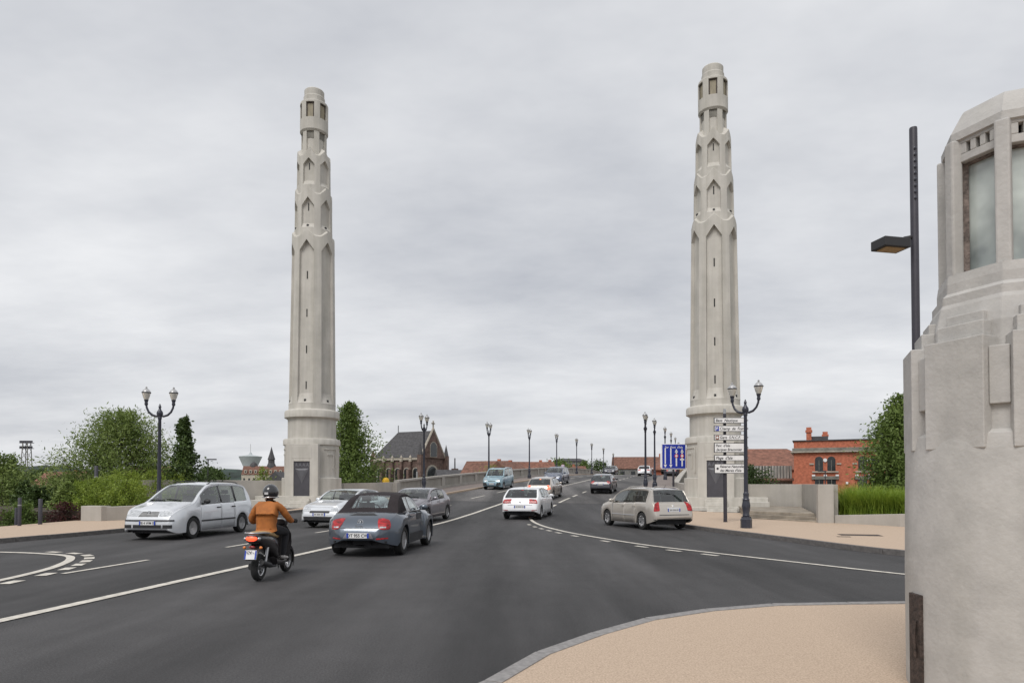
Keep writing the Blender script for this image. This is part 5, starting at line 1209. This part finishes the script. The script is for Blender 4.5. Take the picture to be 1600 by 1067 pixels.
# ---------------------------------------------------------------- far walkers on the bridge footways
def walker(x, y, z, rz, top_, leg_, label):
    T = empty('person', (x, y, z), rz, label, 'person')
    skin('body', [[(0, 0, .92, .13), (0, 0, 1.15, .13), (0, .01, 1.36, .12), (0, .01, 1.47, .055), (0, .03, 1.55, .075), (0, .04, 1.63, .10), (0, .03, 1.70, .085)],
                  [(0, .01, 1.36, .12), (-.19, 0, 1.38, .06), (-.25, -.06, 1.12, .045), (-.24, .05, .88, .035)], [(0, .01, 1.36, .12), (.19, 0, 1.38, .06), (.25, .08, 1.12, .045), (.24, .2, .90, .035)]], M['skin'], T, sub=1)
    skin('top', [[(0, 0, .95, .15), (0, 0, 1.15, .15), (0, .01, 1.36, .135), (0, .01, 1.44, .07)], [(0, .01, 1.36, .135), (-.19, 0, 1.38, .075), (-.24, -.04, 1.2, .06)], [(0, .01, 1.36, .135), (.19, 0, 1.38, .075), (.24, .05, 1.2, .06)]], top_, T, sub=1)
    skin('trousers', [[(0, 0, 1.0, .14), (0, 0, .92, .145), (-.09, .0, .86, .095), (-.1, .12, .48, .065), (-.1, .05, .08, .05), (-.1, .17, .035, .035)], [(0, 0, .92, .145), (.09, 0, .86, .095), (.1, -.02, .48, .065), (.1, -.2, .12, .05), (.1, -.1, .04, .035)]], leg_, T, sub=1)
    m = MB().ball((0, .025, 1.66), (.105, .115, .10), 12, 8); m.build('hair', M['interior'], T, smooth=60)
cl = lambda n, c: mat(n, c, .8, var=.08)
x, y = off(100, -7.6); walker(x, y, zr(y) + .12, R(170), cl('cloth_lilac', (.55, .45, .58)), cl('cloth_purple', (.10, .05, .16)), 'walker in a pale lilac top on the far left footway of the bridge')
x, y = off(86, 9.5); walker(x, y, zr(y) + .12, R(0), cl('cloth_yellow', (.60, .38, .05)), cl('cloth_dark', (.03, .03, .04)), 'walker in a yellow top on the right footway beyond the lane sign')
x, y = off(88, 9.9); walker(x, y, zr(y) + .12, R(10), cl('cloth_navy', (.04, .06, .14)), cl('cloth_tan', (.4, .3, .2)), 'walker in a navy top on the right footway beyond the lane sign')
# ================================================================ vegetation
def leaf_quads(pos, size, aspect, droop=.3, up=0.):
    n = len(pos); d = rng.normal(size=(n, 3)); d[:, 2] += up; d[:, 2] -= droop * np.abs(rng.normal(size=n)); d /= np.linalg.norm(d, axis=1)[:, None]
    r = rng.normal(size=(n, 3)); s = np.cross(d, r); s /= np.linalg.norm(s, axis=1)[:, None] + 1e-9
    sz = size * rng.uniform(.6, 1.35, n)[:, None]; a = d * sz; b = s * sz * aspect / 2
    v = np.stack([pos, pos + a * .5 + b, pos + a, pos + a * .5 - b], 1).reshape(-1, 3); f = np.arange(4 * n).reshape(-1, 4); return v, f
def tree(name, label, base, h, prof, nbr, nleaf, leaf, aspect, lm, cat='tree', group=None, trunk_r=.12, rise=.5, clump=.35, bare=.12, droop=.3, sx=1., up=0., irregular=.35):
    T = empty(name, base, 0, label, cat, group); pr = pchip(prof)
    m = MB(); lean = rng.normal(size=2) * .03 * h; pts = [(lean[0] * t * t, lean[1] * t * t, h * t * .97) for t in np.linspace(0, 1, 9)]
    m.tube([(0, 0, -.4)] + pts, [trunk_r * 1.15] + [max(.01, trunk_r * (1 - .93 * t)) for t in np.linspace(0, 1, 9)], 8); P_ = []; W = []
    for k in range(nbr):
        t = bare + (1 - bare) * ((k + rng.uniform(0, 1)) / nbr) ** .9 * .97; az = k * 2.399963 + rng.uniform(-.5, .5)
        rr = max(.012, pr(t)) * h * (1 + irregular * float(np.clip(rng.normal(), -1.6, 1.3)) * .6); rr = max(rr, .016 * h); t0 = max(.02, t - rise * rr / h * rng.uniform(.7, 1.1)); st = np.array((lean[0] * t0 * t0, lean[1] * t0 * t0, h * t0 * .97))
        en = np.array((lean[0] * t * t + rr * math.cos(az) * sx, lean[1] * t * t + rr * math.sin(az), h * t)); mid = st * .5 + en * .5 + np.array((0, 0, -.06 * rr)) + rng.normal(size=3) * .05 * rr
        br = max(.006, trunk_r * .42 * (1 - t) + .008); m.tube([st, mid, en], [br, br * .6, br * .25], 5, cap=False)
        cn = int(nleaf / nbr * rng.uniform(.5, 1.5) * (.5 + .8 * pr(t) / max(q for _, q in prof)))
        u = rng.uniform(.25, 1.05, cn) ** .8; w3 = np.clip(rng.normal(size=(cn, 3)), -1.5, 1.5) * clump * min(rr, .22 * h) * (.35 + .65 * rng.uniform(size=(cn, 1)))
        q = np.where(u[:, None] < .5, st + (mid - st) * (u[:, None] * 2), mid + (en - mid) * (u[:, None] * 2 - 1)); P_.append(q + w3)
    P_ = np.concatenate(P_); P_ = P_[P_[:, 2] > .02 * h]; v, f = leaf_quads(P_, leaf, aspect, droop, up)
    m.build('trunk', M['bark'], T, smooth=60); link('crown', fast_mesh('crown', v, f, lm), T); return T
OVAL = [(0, .12), (.15, .26), (.35, .36), (.6, .34), (.8, .22), (.93, .1), (1, .02)]
ROUND = [(0, .25), (.2, .40), (.5, .44), (.75, .34), (.9, .18), (1, .04)]
CONE = [(0, .22), (.12, .30), (.3, .27), (.55, .17), (.75, .09), (.9, .045), (1, .01)]
SPIRE = [(0, .10), (.15, .20), (.4, .22), (.65, .15), (.85, .07), (1, .01)]
tree('willow_tree', 'big grey green willow beside the twin lamp on the left', (-21.6, 37.5, -1.2), 7.1, [(0, .25), (.15, .36), (.4, .40), (.65, .33), (.85, .2), (1, .04)], 190, 46000, .19, .26, M['willow'], rise=.9, clump=.32, irregular=.4, droop=.15, up=.25, trunk_r=.16)
tree('conical_tree', 'dark narrow topped tree standing right of the big willow', (-18.2, 38.0, -.6), 6.2, [(0, .13), (.12, .23), (.3, .25), (.42, .17), (.58, .10), (.72, .06), (.85, .045), (.95, .03), (1, .01)], 90, 14000, .16, .6, M['dark_leaf'], rise=.3, clump=.4, irregular=.5)
tree('poplar_tree', 'tall green poplar immediately behind the left tower', (-12.2, 52.5, -3.2), 11.4, [(0, .12), (.15, .20), (.4, .19), (.6, .14), (.8, .08), (.92, .04), (1, .008)], 150, 34000, .24, .36, M['poplar'], rise=1.2, clump=.45, irregular=.6, up=.4, trunk_r=.16)
tree('poplar_tree', 'leafy green tree behind the long grasses and brick building', (21.2, 36.8, -1.5), 8.2, [(0, .13), (.2, .2), (.45, .23), (.7, .18), (.88, .09), (1, .02)], 150, 36000, .20, .4, M['poplar'], rise=1.0, clump=.34, irregular=.25, up=.2, trunk_r=.16)
tree('small_tree', 'small dark tree seen between the right tower and the red roofed hall', (16.6, 47.5, -3.2), 6.3, OVAL, 60, 6000, .2, .5, M['dark_leaf'])
# left bank: young trees and shrubs going down to the car park
lb = [(-20.6, 31.4, -1.5, 3.3, 'shrub', 'grey green willow shrub at the foot of the big willow', 'willow', SPIRE), (-24.0, 34.5, -1.9, 3.5, 'dark_leaf', 'dark young tree on the bank behind the plain bollard', 'tree', OVAL), (-26.4, 37, -1.9, 3.8, 'dark_leaf', 'dark slender young tree behind the banded bollard', 'tree', SPIRE),
      (-28.4, 38.0, -1.9, 5.4, 'shrub', 'light green feathery tree at the far left of the bank', 'tree', OVAL), (-23.4, 36.0, -1.9, 4.0, 'shrub', 'mid green young tree left of the big willow', 'tree', OVAL), (-26.9, 41, -1.9, 4.3, 'shrub', 'bushy green tree below the red roofed house', 'tree', ROUND)]
for x, y, z, h, lm, lab, cat_, pf in lb: tree('young_tree', lab, (x, y, z), h, pf, 80, 11000, .17, .42, M['willow' if 'feathery' in lab or 'willow' in lab else lm], cat_ if cat_ != 'willow' else 'shrub', rise=.8, clump=.33, bare=.04, trunk_r=.06)
tree('copper_shrub', 'dark copper leaved shrub at the pavement edge by the bollards', (-18.9, 29.0, -.6), 1.55, ROUND, 40, 2600, .09, .6, M['redleaf'], 'shrub', bare=.02, clump=.4, trunk_r=.03)
for (x, y, h, lab) in ((-20.6, 28.6, 1.5, 'low green shrub left of the copper leaved shrub'), (-19.2, 30.4, 1.7, 'low green shrub between the copper leaved shrub and the end pier'), (-22.6, 29.2, 1.5, 'low green shrub behind the pair of dark bollards')):
    tree('low_shrub', lab, (x, y, -.9), h + .3, ROUND, 40, 3500, .12, .4, M['bright' if 'between' in lab else 'shrub'], 'shrub', bare=.02, clump=.42, trunk_r=.03, up=.4)
# bright bamboo along the left planter
bam = [(-17.2, 30.4, 1.5), (-18.3, 31.2, 1.7), (-19.5, 31.9, 1.6), (-18.6, 33.4, 2.0), (-19.9, 34.2, 2.0), (-18.8, 35.8, 2.1), (-17.6, 31.9, 1.5), (-20.8, 32.8, 1.5), (-18.2, 37.4, 2.0), (-19.5, 38.5, 2.1)]
for i, (x, y, h) in enumerate(bam):
    tree('bamboo_clump', 'bright green bamboo clump in the planter behind the silver people carrier', (x, y, .35), h, ROUND, 46, 4200, .13, .26, M['bright'], 'bamboo', 'bamboo clumps in the left planter', bare=.02, clump=.4, trunk_r=.02, up=.6, droop=.1, rise=1.3)
# young willows beyond the parapet and wall tops
for (x, y, z, h, lab) in ((-17.2, 47, -3.2, 6.2, 'thin bright sapling standing up behind the wall below the water tower'), (-14.9, 50, -3.2, 5.2, 'bright green shrub against the left side of the left tower'), (-8.0, 62, -3.2, 5.6, 'bright green young willow before the left half of the church'), (-4.7, 66, -3.2, 5.7, 'bright green young willow before the church buttresses'),
                          (-2.1, 72, -3.2, 7.2, 'tall bright green young willow before the church gable'), (-3.6, 92, -3.2, 6.4, 'bright green young willow between the church and the brown roofs'), (-10.2, 60, -3.2, 4.6, 'low dark green bush at the foot of the tall poplar')):
    tree('young_willow', lab, (x, y, z), h, SPIRE if 'thin' in lab else OVAL, 60, 4500, .2, .28, M['bright' if 'dark' not in lab else 'shrub'], 'tree', rise=1.3, bare=.02, clump=.4, trunk_r=.05, up=.5)
for (x, y, h, lm, lab) in ((13.6, 205, 12.0, 'poplar', 'round green tree behind the third lamp of the left row'), (26, 240, 12.4, 'shrub', 'broad green tree clump near the far end of the bridge'), (31, 235, 12.6, 'dark_leaf', 'dark round tree near the far end of the bridge'), (40, 150, 9.4, 'poplar', 'green columnar hedge tree beside the far box van')):
    tree('far_tree', lab, (x, y, -2.6), h, ROUND if 'columnar' not in lab else SPIRE, 60, 5000, .5, .6, M[lm], clump=.42, bare=.1)
fl = [(-175, 235, 11, 'far dark tree at the foot of the floodlight mast'), (-118, 170, 8.5, 'far dark tree right of the red roofed house'), (-205, 260, 12, 'far green tree left of the floodlight mast'), (-83, 190, 9, 'far dark tree left of the water tower'), (-89, 200, 10, 'far pointed tree left of the water tower')]
for x, y, h, lab in fl: tree('far_tree', lab, (x, y, -3.2), h, ROUND, 60, 4500, .7, .6, M['dark_leaf'], clump=.4, bare=.08)
# long ornamental grasses in the right planter
def blades(n, xy, hgt, z0):
    vs = []; fs = []
    for _ in range(n):
        x, y = xy(); h = hgt(x, y) * rng.uniform(.6, 1.15); a = rng.uniform(0, 2 * math.pi); b = rng.uniform(.2, 1.0) * h; wd = .009 + .008 * rng.uniform(); d = np.array((math.cos(a), math.sin(a))); s = np.array((-d[1], d[0])); k0 = len(vs)
        for i in range(5):
            t = i / 4; c = np.array((x, y)) + d * b * t * t; z = z0 + h * (t - .28 * (b / h) * t ** 3); ww = wd * (1 - t * .9); vs += [(*(c - s * ww), z), (*(c + s * ww), z)]
        fs += [(k0 + 2 * i, k0 + 2 * i + 1, k0 + 2 * i + 3, k0 + 2 * i + 2) for i in range(4)]
    return vs, fs
tuft = [(13.3 + .46 * i + rng.normal() * .12, 27.2 - .42 * i + rng.uniform(.1, 3.6)) for i in range(14) for _ in range(6)]
tuft = [q for q in tuft if q[0] > 12.72 + (q[1] - 27.4) * .31 + .62]
def xy():
    c = tuft[rng.integers(len(tuft))]
    return c[0] + rng.normal() * .16, c[1] + rng.normal() * .16
v, f = blades(16000, xy, lambda x, y: 1.05 + .35 * max(0, 1 - abs(x - 13.9) / 2.2), .36)
g = link('ornamental_grass', fast_mesh('ornamental_grass', v, f, M['grassblade'])); tag(g, 'long arching bright green grasses filling the planter by the end pier', 'grass', kind='stuff')

# ================================================================ buildings
def gable(name, label, x, y, z, w_, d_, h, rh, rz, wm, rm, hip=0, wins=(), chim=(), cat='house', group=None):
    T = empty(name, (x, y, z), rz, label, cat, group)
    MB().box((0, 0, h / 2), (w_, d_, h)).build('wall', M[wm], T)
    e = .35; m = MB(); X, Y = w_ / 2 + e, d_ / 2 + e; hp = hip * w_ / 2
    vs = [(-X, -Y, h - .05), (X, -Y, h - .05), (X, Y, h - .05), (-X, Y, h - .05), (-X + hp, 0, h + rh), (X - hp, 0, h + rh)]
    th = .15; vs2 = [(a, b, c - th) for a, b, c in vs]
    m.add(vs + vs2, [(0, 1, 5, 4), (2, 3, 4, 5), (1, 2, 5), (3, 0, 4), (6, 7, 8, 9), (0, 1, 7, 6), (2, 3, 9, 8)]); r = m.build('roof', M[rm], T)
    if not hip:
        m = MB(); m.add([(-w_ / 2, -d_ / 2, h), (-w_ / 2, d_ / 2, h), (-w_ / 2, 0, h + rh - .12), (w_ / 2, -d_ / 2, h), (w_ / 2, d_ / 2, h), (w_ / 2, 0, h + rh - .12)], [(0, 1, 2), (3, 4, 5)]); m.build('gable_wall', M[wm], T)
    for cx, cy, ch in chim: MB().box((cx, cy, h + rh * (1 - abs(cy) / (d_ / 2)) + ch / 2 - .4), (.7, .6, ch + .8)).build('chimney', M['brick'], r)
    for side, u, zz, ww, hh in wins:
        wd = None
        if side in 'sn': yy_ = (-d_ / 2 - .02) * (1 if side == 's' else -1); wd = MB().box((u, yy_, zz), (ww, .08, hh)).build('window', M['winglass'], T); MB().box((u, yy_ * 1.002 - .03 * (1 if side == 's' else -1), zz - hh / 2 - .06), (ww + .2, .16, .1)).build('sill', M['trim'], wd)
        else: xx_ = (w_ / 2 + .02) * (1 if side == 'e' else -1); wd = MB().box((xx_, u, zz), (.08, ww, hh)).build('window', M['winglass'], T); MB().box((xx_ * 1.002, u, zz - hh / 2 - .06), (.16, ww + .2, .1)).build('sill', M['trim'], wd)
    return T
row = lambda side, us, zz, ww, hh: [(side, u, zz, ww, hh) for u in us]
# left houses
gable('house', 'cream gabled house with red tiled roof below the floodlight mast', -98, 150, -3.2, 15, 9, 3.6, 4.0, R(-28), 'render', 'tile', wins=row('e', (-2.2, 2.2), 1.8, 1.1, 1.4) + row('s', (-5, -1.5, 2, 5), 1.8, 1.1, 1.3), chim=((2, 1, 1.2),))
gable('house', 'long house with brown roof and pale skylights beyond the red roofed house', -88, 165, -3.2, 14, 9, 5.4, 3.6, R(-20), 'render', 'tilebrown', wins=row('s', (-4, 0, 4), 3, 1.1, 1.4))
# abbey-like building with spire, water tower, brown hoarding
A = empty('abbey', (-190, 520, -3.2), R(8), 'long pale building with rows of dormers and a slate spire far left of the tower', 'building')
MB().box((10, 0, 6), (48, 12, 12)).build('wall', M['render'], A); m = MB(); m.add([(-14, -6.4, 12), (34, -6.4, 12), (34, 6.4, 12), (-14, 6.4, 12), (-14, 0, 18.5), (34, 0, 18.5)], [(0, 1, 5, 4), (2, 3, 4, 5), (1, 2, 5), (3, 0, 4)]); rf = m.build('roof', M['tilebrown'], A)
for i in range(10): MB().box((-11 + i * 3.6, -5.2, 14.2), (1.7, 2.0, 2.6)).build('dormer', M['render'], A); MB().box((-11 + i * 3.6, -6.25, 14.1), (.9, .06, 1.5)).build('window', M['winglass'], A)
for i in range(12): MB().box((-12 + i * 3.6, -6.03, 8), (1.3, .08, 2.4)).build('window', M['winglass'], A)
m = MB(); m.lathe([(5.2, 10), (3.3, 19), (2.4, 21), (2.4, 23.5), (2.9, 23.6), (1.5, 28), (.05, 33.5)], 8, c=(6, 2, 0)); m.build('spire', M['slate'], A)
m = MB(); m.lathe([(3.2, 10), (3.0, 18.5), (2.2, 20.5), (.3, 22)], 10, c=(-7, 2, 0)); m.build('turret', M['slate'], A)
gable('house', 'white gabled house in front of the far spire building', -135, 400, -3.2, 15, 16, 5.0, 7.0, R(80), 'renderwhite', 'slate')
WT = empty('water_tower', (-230, 600, -3.2), 0, 'pale blue grey funnel shaped water tower far off beside the spire', 'tower')
MB().lathe([(4.2, 0), (3.6, 12), (3.9, 15.5), (9.6, 28.4), (9.8, 29.0), (6, 29.6), (1.5, 30.6), (.8, 32.5)], 32).build('tank', M['paleconc'], WT, smooth=35); MB().tube([(0, 0, 31), (0, 0, 40)], .18, 6).build('mast', M['lampcap'], WT)
o = MB().box((-24.6, 64, -1.0), (13, .25, 4.3)).build('brick_boundary_wall', M['brick'], bevel=.02); tag(o, 'red brick boundary wall seen over the pale wall left of the tower', 'wall')
o = MB().box((-9.6, 92, -1.5), (13, .3, 3.6)).build('brick_boundary_wall', M['brick'], bevel=.02); tag(o, 'red brick boundary wall at the foot of the church', 'wall')
# hill on the horizon
m = MB(); vs = []; fs = []
NX = 60
for j in range(6):
    for i in range(NX + 1):
        x = -1500 + 2900 * i / NX; k = math.sin(j / 5 * math.pi); hh = (24 + 8 * math.sin(i * .7) + 5 * math.sin(i * 1.9 + 1) + (14 if i < 18 else 0)) * k; vs.append((x, 1150 + j * 60, -6 + hh + rng.uniform(0, 2) * k))
fs = [(j * (NX + 1) + i, j * (NX + 1) + i + 1, (j + 1) * (NX + 1) + i + 1, (j + 1) * (NX + 1) + i) for j in range(5) for i in range(NX)]
h_ = MB().add(vs, fs).build('hills', M['hill'], smooth=180); h_['kind'] = 'structure'

# --- the brick church
CH = empty('church', (-23.3, 199, -4.0), R(-28), 'dark red brick church with slate roof, buttresses and a cross on its gable', 'church')
# local: nave runs along -X (long side faces the camera on the left), gable at +X end
Ln, Wn, He, Hr = 16.5, 12.0, 13.2, 8.0
MB().box((-Ln / 2, 0, He / 2), (Ln, Wn, He)).build('nave_wall', M['brick2'], CH)
m = MB(); X0, X1, Yh = -Ln - .3, .15, Wn / 2 + .4; vs = [(X0, -Yh, He), (X1, -Yh, He), (X1, Yh, He), (X0, Yh, He), (X0 + 4.5, 0, He + Hr), (X1, 0, He + Hr)]
m.add(vs, [(0, 1, 5, 4), (2, 3, 4, 5), (3, 0, 4), (0, 1, 2, 3)]); rf = m.build('roof', M['slate'], CH)
MB().tube([(X0 + 4.5, 0, He + Hr), (X0 + 4.5, 0, He + Hr + 2)], .12, 5).build('finial', M['slate'], rf)
for u in (-10.2, -6.4): MB().box((u, -3.4, He + 3.0), (.25, .35, 2.0), rx=R(-35)).build('roof_hatch', M['trim'], rf)
MB().box((-9, -3.1, He + 2.4), (4.2, .12, .16)).build('snow_guard', M['trimgrey'], rf)
m = MB(); m.add([(.16, -Yh, He), (.16, Yh, He), (.16, 0, He + Hr + .5), (.5, -Yh, He), (.5, Yh, He), (.5, 0, He + Hr + .5)], [(0, 1, 2), (3, 4, 5), (0, 1, 4, 3), (1, 2, 5, 4), (2, 0, 3, 5)]); gw = m.build('gable_wall', M['brick2'], CH)
for sgn in (-1, 1): m = MB(); m.tube([(.35, sgn * (Yh + .1), He - .1), (.35, 0, He + Hr + .65)], .33, 6); m.build('coping', M['trim'], gw)
m = MB(); m.box((.35, 0, He + Hr + 1.7), (.3, .35, 2.4)); m.box((.35, 0, He + Hr + 2.1), (.3, 1.5, .35)); m.build('cross', M['trim'], gw)
def arch_window(T, c, wdt, hgt, axis, depth=.12, mt='winglass', frame='trim', fw=.28):
    n = 10; pts = [(-wdt / 2, 0), (wdt / 2, 0)] + [(wdt / 2 * math.cos(t), hgt - wdt / 2 + wdt / 2 * math.sin(t) * 1.0) for t in np.linspace(0, math.pi, n)]
    def mk(pp, d0, d1, nm, mt_, par):
        k = len(pp); q = (lambda u, v, d: (c[0] + u, c[1] + d, c[2] + v)) if axis == 's' else (lambda u, v, d: (c[0] - d, c[1] + u, c[2] + v))
        m = MB().add([q(u, v, d0) for u, v in pp] + [q(u, v, d1) for u, v in pp], [list(range(k)), list(range(k, 2 * k))[::-1]] + [(i, (i + 1) % k, k + (i + 1) % k, k + i) for i in range(k)]); return m.build(nm, M[mt_], par)
    s = 1 + 2 * fw / wdt; big = [(u * s, (v + fw if v > .01 else v - fw * .6)) for u, v in pts]
    f = mk(big, -depth * .5, .2, 'window_surround', frame, T); return mk(pts, -depth * .5 - .02, .0, 'window', mt, f)
arch_window(gw, (.50, 0, He + .4), 3.2, 4.2, 'e', frame='trim', fw=.2); arch_window(CH, (.05, .0, 3.2), 5.2, 7.6, 'e', fw=.5)
for i in range(5):
    u = -1.6 - i * 3.2
    b = MB(); b.box((u - 1.45, -Wn / 2 - .9, 4.9), (.8, 1.9, 9.8)); b.box((u - 1.45, -Wn / 2 - .4, 10.8), (.7, .9, 2.6)); bt = b.build('buttress', M['brick2'], CH)
    m = MB().lathe([(.5, 0), (.5, .6), (.35, .8), (.45, 1.1), (.02, 1.9)], 8, c=(u - 1.45, -Wn / 2 - .45, 12.1)); m.build('pinnacle', M['trim'], bt)
    arch_window(CH, (u + .1, -Wn / 2, 4.2), 1.7, 6.0, 's', fw=.22)
MB().box((-Ln / 2, -Wn / 2 - .15, He - .35), (Ln + .4, .5, .6)).build('eaves_cornice', M['trim'], CH)
MB().box((-Ln / 2, -Wn / 2 - 1.9, 1.9), (Ln - 1, 3.4, 3.8)).build('aisle_wall', M['brick2'], CH); m = MB().add([(-Ln, -Wn / 2 - 3.8, 3.7), (-.6, -Wn / 2 - 3.8, 3.7), (-.6, -Wn / 2, 5.4), (-Ln, -Wn / 2, 5.4)], [(0, 1, 2, 3)]); m.build('aisle_roof', M['slate'], CH)
for sgn in (-1, 1):
    m = MB(); m.box((.5, sgn * (Yh + .2), 7), (1.3, 1.2, 14)); t_ = m.build('corner_turret', M['brick2'], CH); MB().lathe([(.75, 14), (.6, 14.8), (.02, 17.4)], 8, c=(.5, sgn * (Yh + .2), 0)).build('spirelet', M['slate'], t_)
m = MB(); m.box((.4, Yh + 5.2, 4.2), (1.8, 2.0, 8.4)); m.box((.4, Yh + 5.2, 9.2), (1.5, 1.6, 2.4)); t_ = m.build('side_turret', M['brick2'], CH); MB().lathe([(.22, 10), (.18, 13.6)], 8, c=(.4, Yh + 5.2, 0)).build('flue', M['slate'], t_)
m = MB(); m.tube([(.4, Yh + .8, 10.2), (.4, Yh + 2.6, 8.6), (.4, Yh + 4.4, 6.0)], [.5, .45, .5], 6); m.build('flying_buttress', M['brick2'], CH)
MB().lathe([(.9, 0), (.9, 12.6), (.6, 13), (.75, 14), (.05, 15.6)], 8, c=(-Ln - .2, -Wn / 2 - .2, 0)).build('corner_turret', M['brick2'], CH)

# --- red brick hall on the right
BH = empty('brick_hall', (34.7, 84, -3.2), R(-24), 'red brick hall with paired round arched windows and a flat parapet', 'building')
Wb, Hb = 27.0, 10.1
MB().box((Wb / 2, 5, Hb / 2), (Wb, 10, Hb)).build('wall', M['brick'], BH)
MB().box((Wb / 2, 5, Hb - 1.05), (Wb + .35, 10.35, .42)).build('frieze', M['trimgrey'], BH, bevel=.04); MB().box((Wb / 2, 5, Hb - 1.34), (Wb + .7, 10.7, .16)).build('cornice', M['trim'], BH, bevel=.04); MB().box((Wb / 2, 5, Hb + .06), (Wb + .3, 10.3, .14)).build('coping', M['slate'], BH, bevel=.03)
for gx in (3.5, 8.2, 12.9, 17.6):
    for dx in (-.68, .68):
        w_ = arch_window(BH, (gx + dx, 0, 6.45), .9, 1.75, 's', frame='brick', fw=.2)
        MB().box((gx + dx, -.10, 7.1), (.05, .06, 1.3)).build('glazing_bar', M['trimgrey'], w_)
        lw = MB().box((gx + dx, -.02, 4.2), (.95, .1, 2.5)).build('window', M['winglass'], BH); MB().box((gx + dx, -.10, 4.2), (.06, .06, 2.4)).build('glazing_bar', M['trimgrey'], lw)
    MB().lathe([(.22, -.05), (.22, .08)], 14).build('keystone', M['white'], BH, loc=(gx, -.10, 7.75)).rotation_euler = (math.pi / 2, 0, 0)
    MB().box((gx, -.10, 6.33), (2.9, .3, .16)).build('sill', M['trim'], BH, bevel=.02); MB().box((gx, -.08, 5.62), (3.0, .22, .40)).build('lintel_band', M['trimgrey'], BH, bevel=.02)
    for dx in (-1.3, 0, 1.3): MB().box((gx + dx, -.14, 5.9), (.36, .22, .2)).build('corbel', M['white'], BH, bevel=.02)
    for sg in (-1, 1): MB().box((gx + sg * 1.5, -.05, 7.3), (.5, .12, .18)).build('impost', M['trim'], BH)
    MB().box((gx + 2.35, -.08, 5.0), (.24, .2, .26)).build('wall_light', M['white'], BH)
for cx, cy, hh in ((1.7, 3, 1.9), (3.6, 6, 1.5)):
    m = MB(); m.box((cx, cy, Hb + hh / 2), (.6, .6, hh)); m.box((cx, cy, Hb + hh - .5), (.8, .8, .3)); m.build('chimney', M['brick'], BH)
MB().box((2.7, 4.5, Hb + .45), (2.4, 3, .6)).build('roof_upstand', M['slate'], BH); MB().lathe([(.55, 0), (.55, .35), (.75, .5), (.7, .9), (.3, 1.2)], 12, c=(12.2, 3, Hb)).build('roof_vent', M['trimgrey'], BH, smooth=40)
# tiled hall and derelict sheds to its left
gable('tiled_hall', 'long hall with red tiled hipped roof left of the brick hall', 36, 112, -3.2, 26, 14, 7.2, 3.4, R(-6), 'brick', 'tile', hip=.35)
DS = empty('derelict_shed', (30.0, 88, -3.2), R(-4), 'patched white derelict shed with grey boarded upper wall before the tiled hall', 'shed')
MB().box((2.9, 3, 2.8), (6.2, 6, 5.6)).build('wall', M['renderwhite'], DS); MB().box((2.9, -.02, 6.4), (6.0, .3, 1.6)).build('boarded_wall', M['timber'], DS)
for i in range(16): MB().box((.05 + i * .38, -.22, 6.4), (.10, .07, 1.6)).build('board_batten', M['renderwhite'], DS)
for u, ww, zz, hh in ((.6, 1.0, 4.0, 1.3), (2.0, .6, 4.7, .8), (3.2, .9, 3.8, 1.5), (4.9, 1.4, 4.3, 1.1)): MB().box((u, -.02, zz), (ww, .1, hh)).build('window_opening', M['winglass'], DS)
MB().box((2.9, -.5, 5.45), (6.4, 1.2, .12), rx=R(14)).build('canopy', M['tilebrown'], DS)
# --- houses beyond the left parapet
hs = [(-5.6, 158, 10, 8, 3.6, 3.4, -20, 'render', 'tilebrown', 'brown roofed house with a hipped end beyond the balustrade'), (-.8, 150, 9, 8, 3.0, 3.6, 60, 'brick2', 'tilebrown', 'steep gabled red roofed house behind the pale blue van'), (4.6, 176, 12, 8, 4.2, 3.2, 10, 'render', 'tile', 'red roofed house behind the second lamp of the left row'),
      (-12.2, 170, 13, 8, 2.6, 2.6, 15, 'renderwhite', 'slate', 'low slate roofed house right of the church'), (8.8, 190, 10, 9, 4.4, 3.4, -70, 'renderwhite', 'slate', 'grey slate roofed house with a pale gable beyond the balustrade'), (17, 225, 14, 9, 4.6, 3.0, 5, 'brick2', 'tilebrown', 'long brown roofed house behind the round green tree'), (-1.5, 215, 16, 9, 4.4, 3.0, 0, 'render', 'slate', 'far slate roofed terrace right of the church')]
for x, y, w_, d_, h, rh, rz, wm, rm, lab in hs: gable('house', lab, x, y, -3.6, w_, d_, h + 3.6, rh, R(rz), wm, rm, wins=row('s', (-w_ / 4, w_ / 4), h + 1.8, 1, 1.3) + row('e', (-1.6, 1.6), h + 1.8, 1, 1.2) + row('w', (-1.6, 1.6), h + 1.8, 1, 1.2), chim=((w_ / 4, .8, 1.1),))
gable('long_building', 'long low building with brown tiled roof closing the far end of the bridge', 60, 262, -2.5, 42, 12, 10.0, 4.6, R(-4), 'timber', 'tilebrown', wins=row('s', [-18 + 4 * i for i in range(10)], 8.2, 1.6, 1.6), chim=((-3, 1, 2), (12, 1, 1.6)))
gable('long_building', 'grey flat fronted building with dark windows beside the far trees', 21.5, 252, -2.5, 12, 9, 12.6, 1.0, R(-4), 'timber', 'slate', hip=.5, wins=row('s', (-4, -1.5, 1.5, 4), 10.6, 1.9, 1.2))
gable('house', 'dark brick house with a dormer right of the far box van', 62, 190, -2.5, 16, 9, 8.6, 3.4, R(0), 'brick2', 'slate', wins=row('s', (-5, -1, 3, 6), 4.6, 1.2, 1.5), chim=((-4, .5, 1.6),))

YM = empty('marker_post', (-9.35, 50.6, -3.2), 0, 'yellow domed marker on a post just behind the wall by the left tower', 'marker')
MB().lathe([(.08, 0), (.08, 4.9)], 10).build('post', M['lampcap'], YM, smooth=40); MB().lathe([(.26, 4.85), (.27, 5.1), (.2, 5.28), (.02, 5.36)], 18).build('dome', mat('marker_yellow', (.75, .45, .02), .5, var=.05), YM, smooth=50)
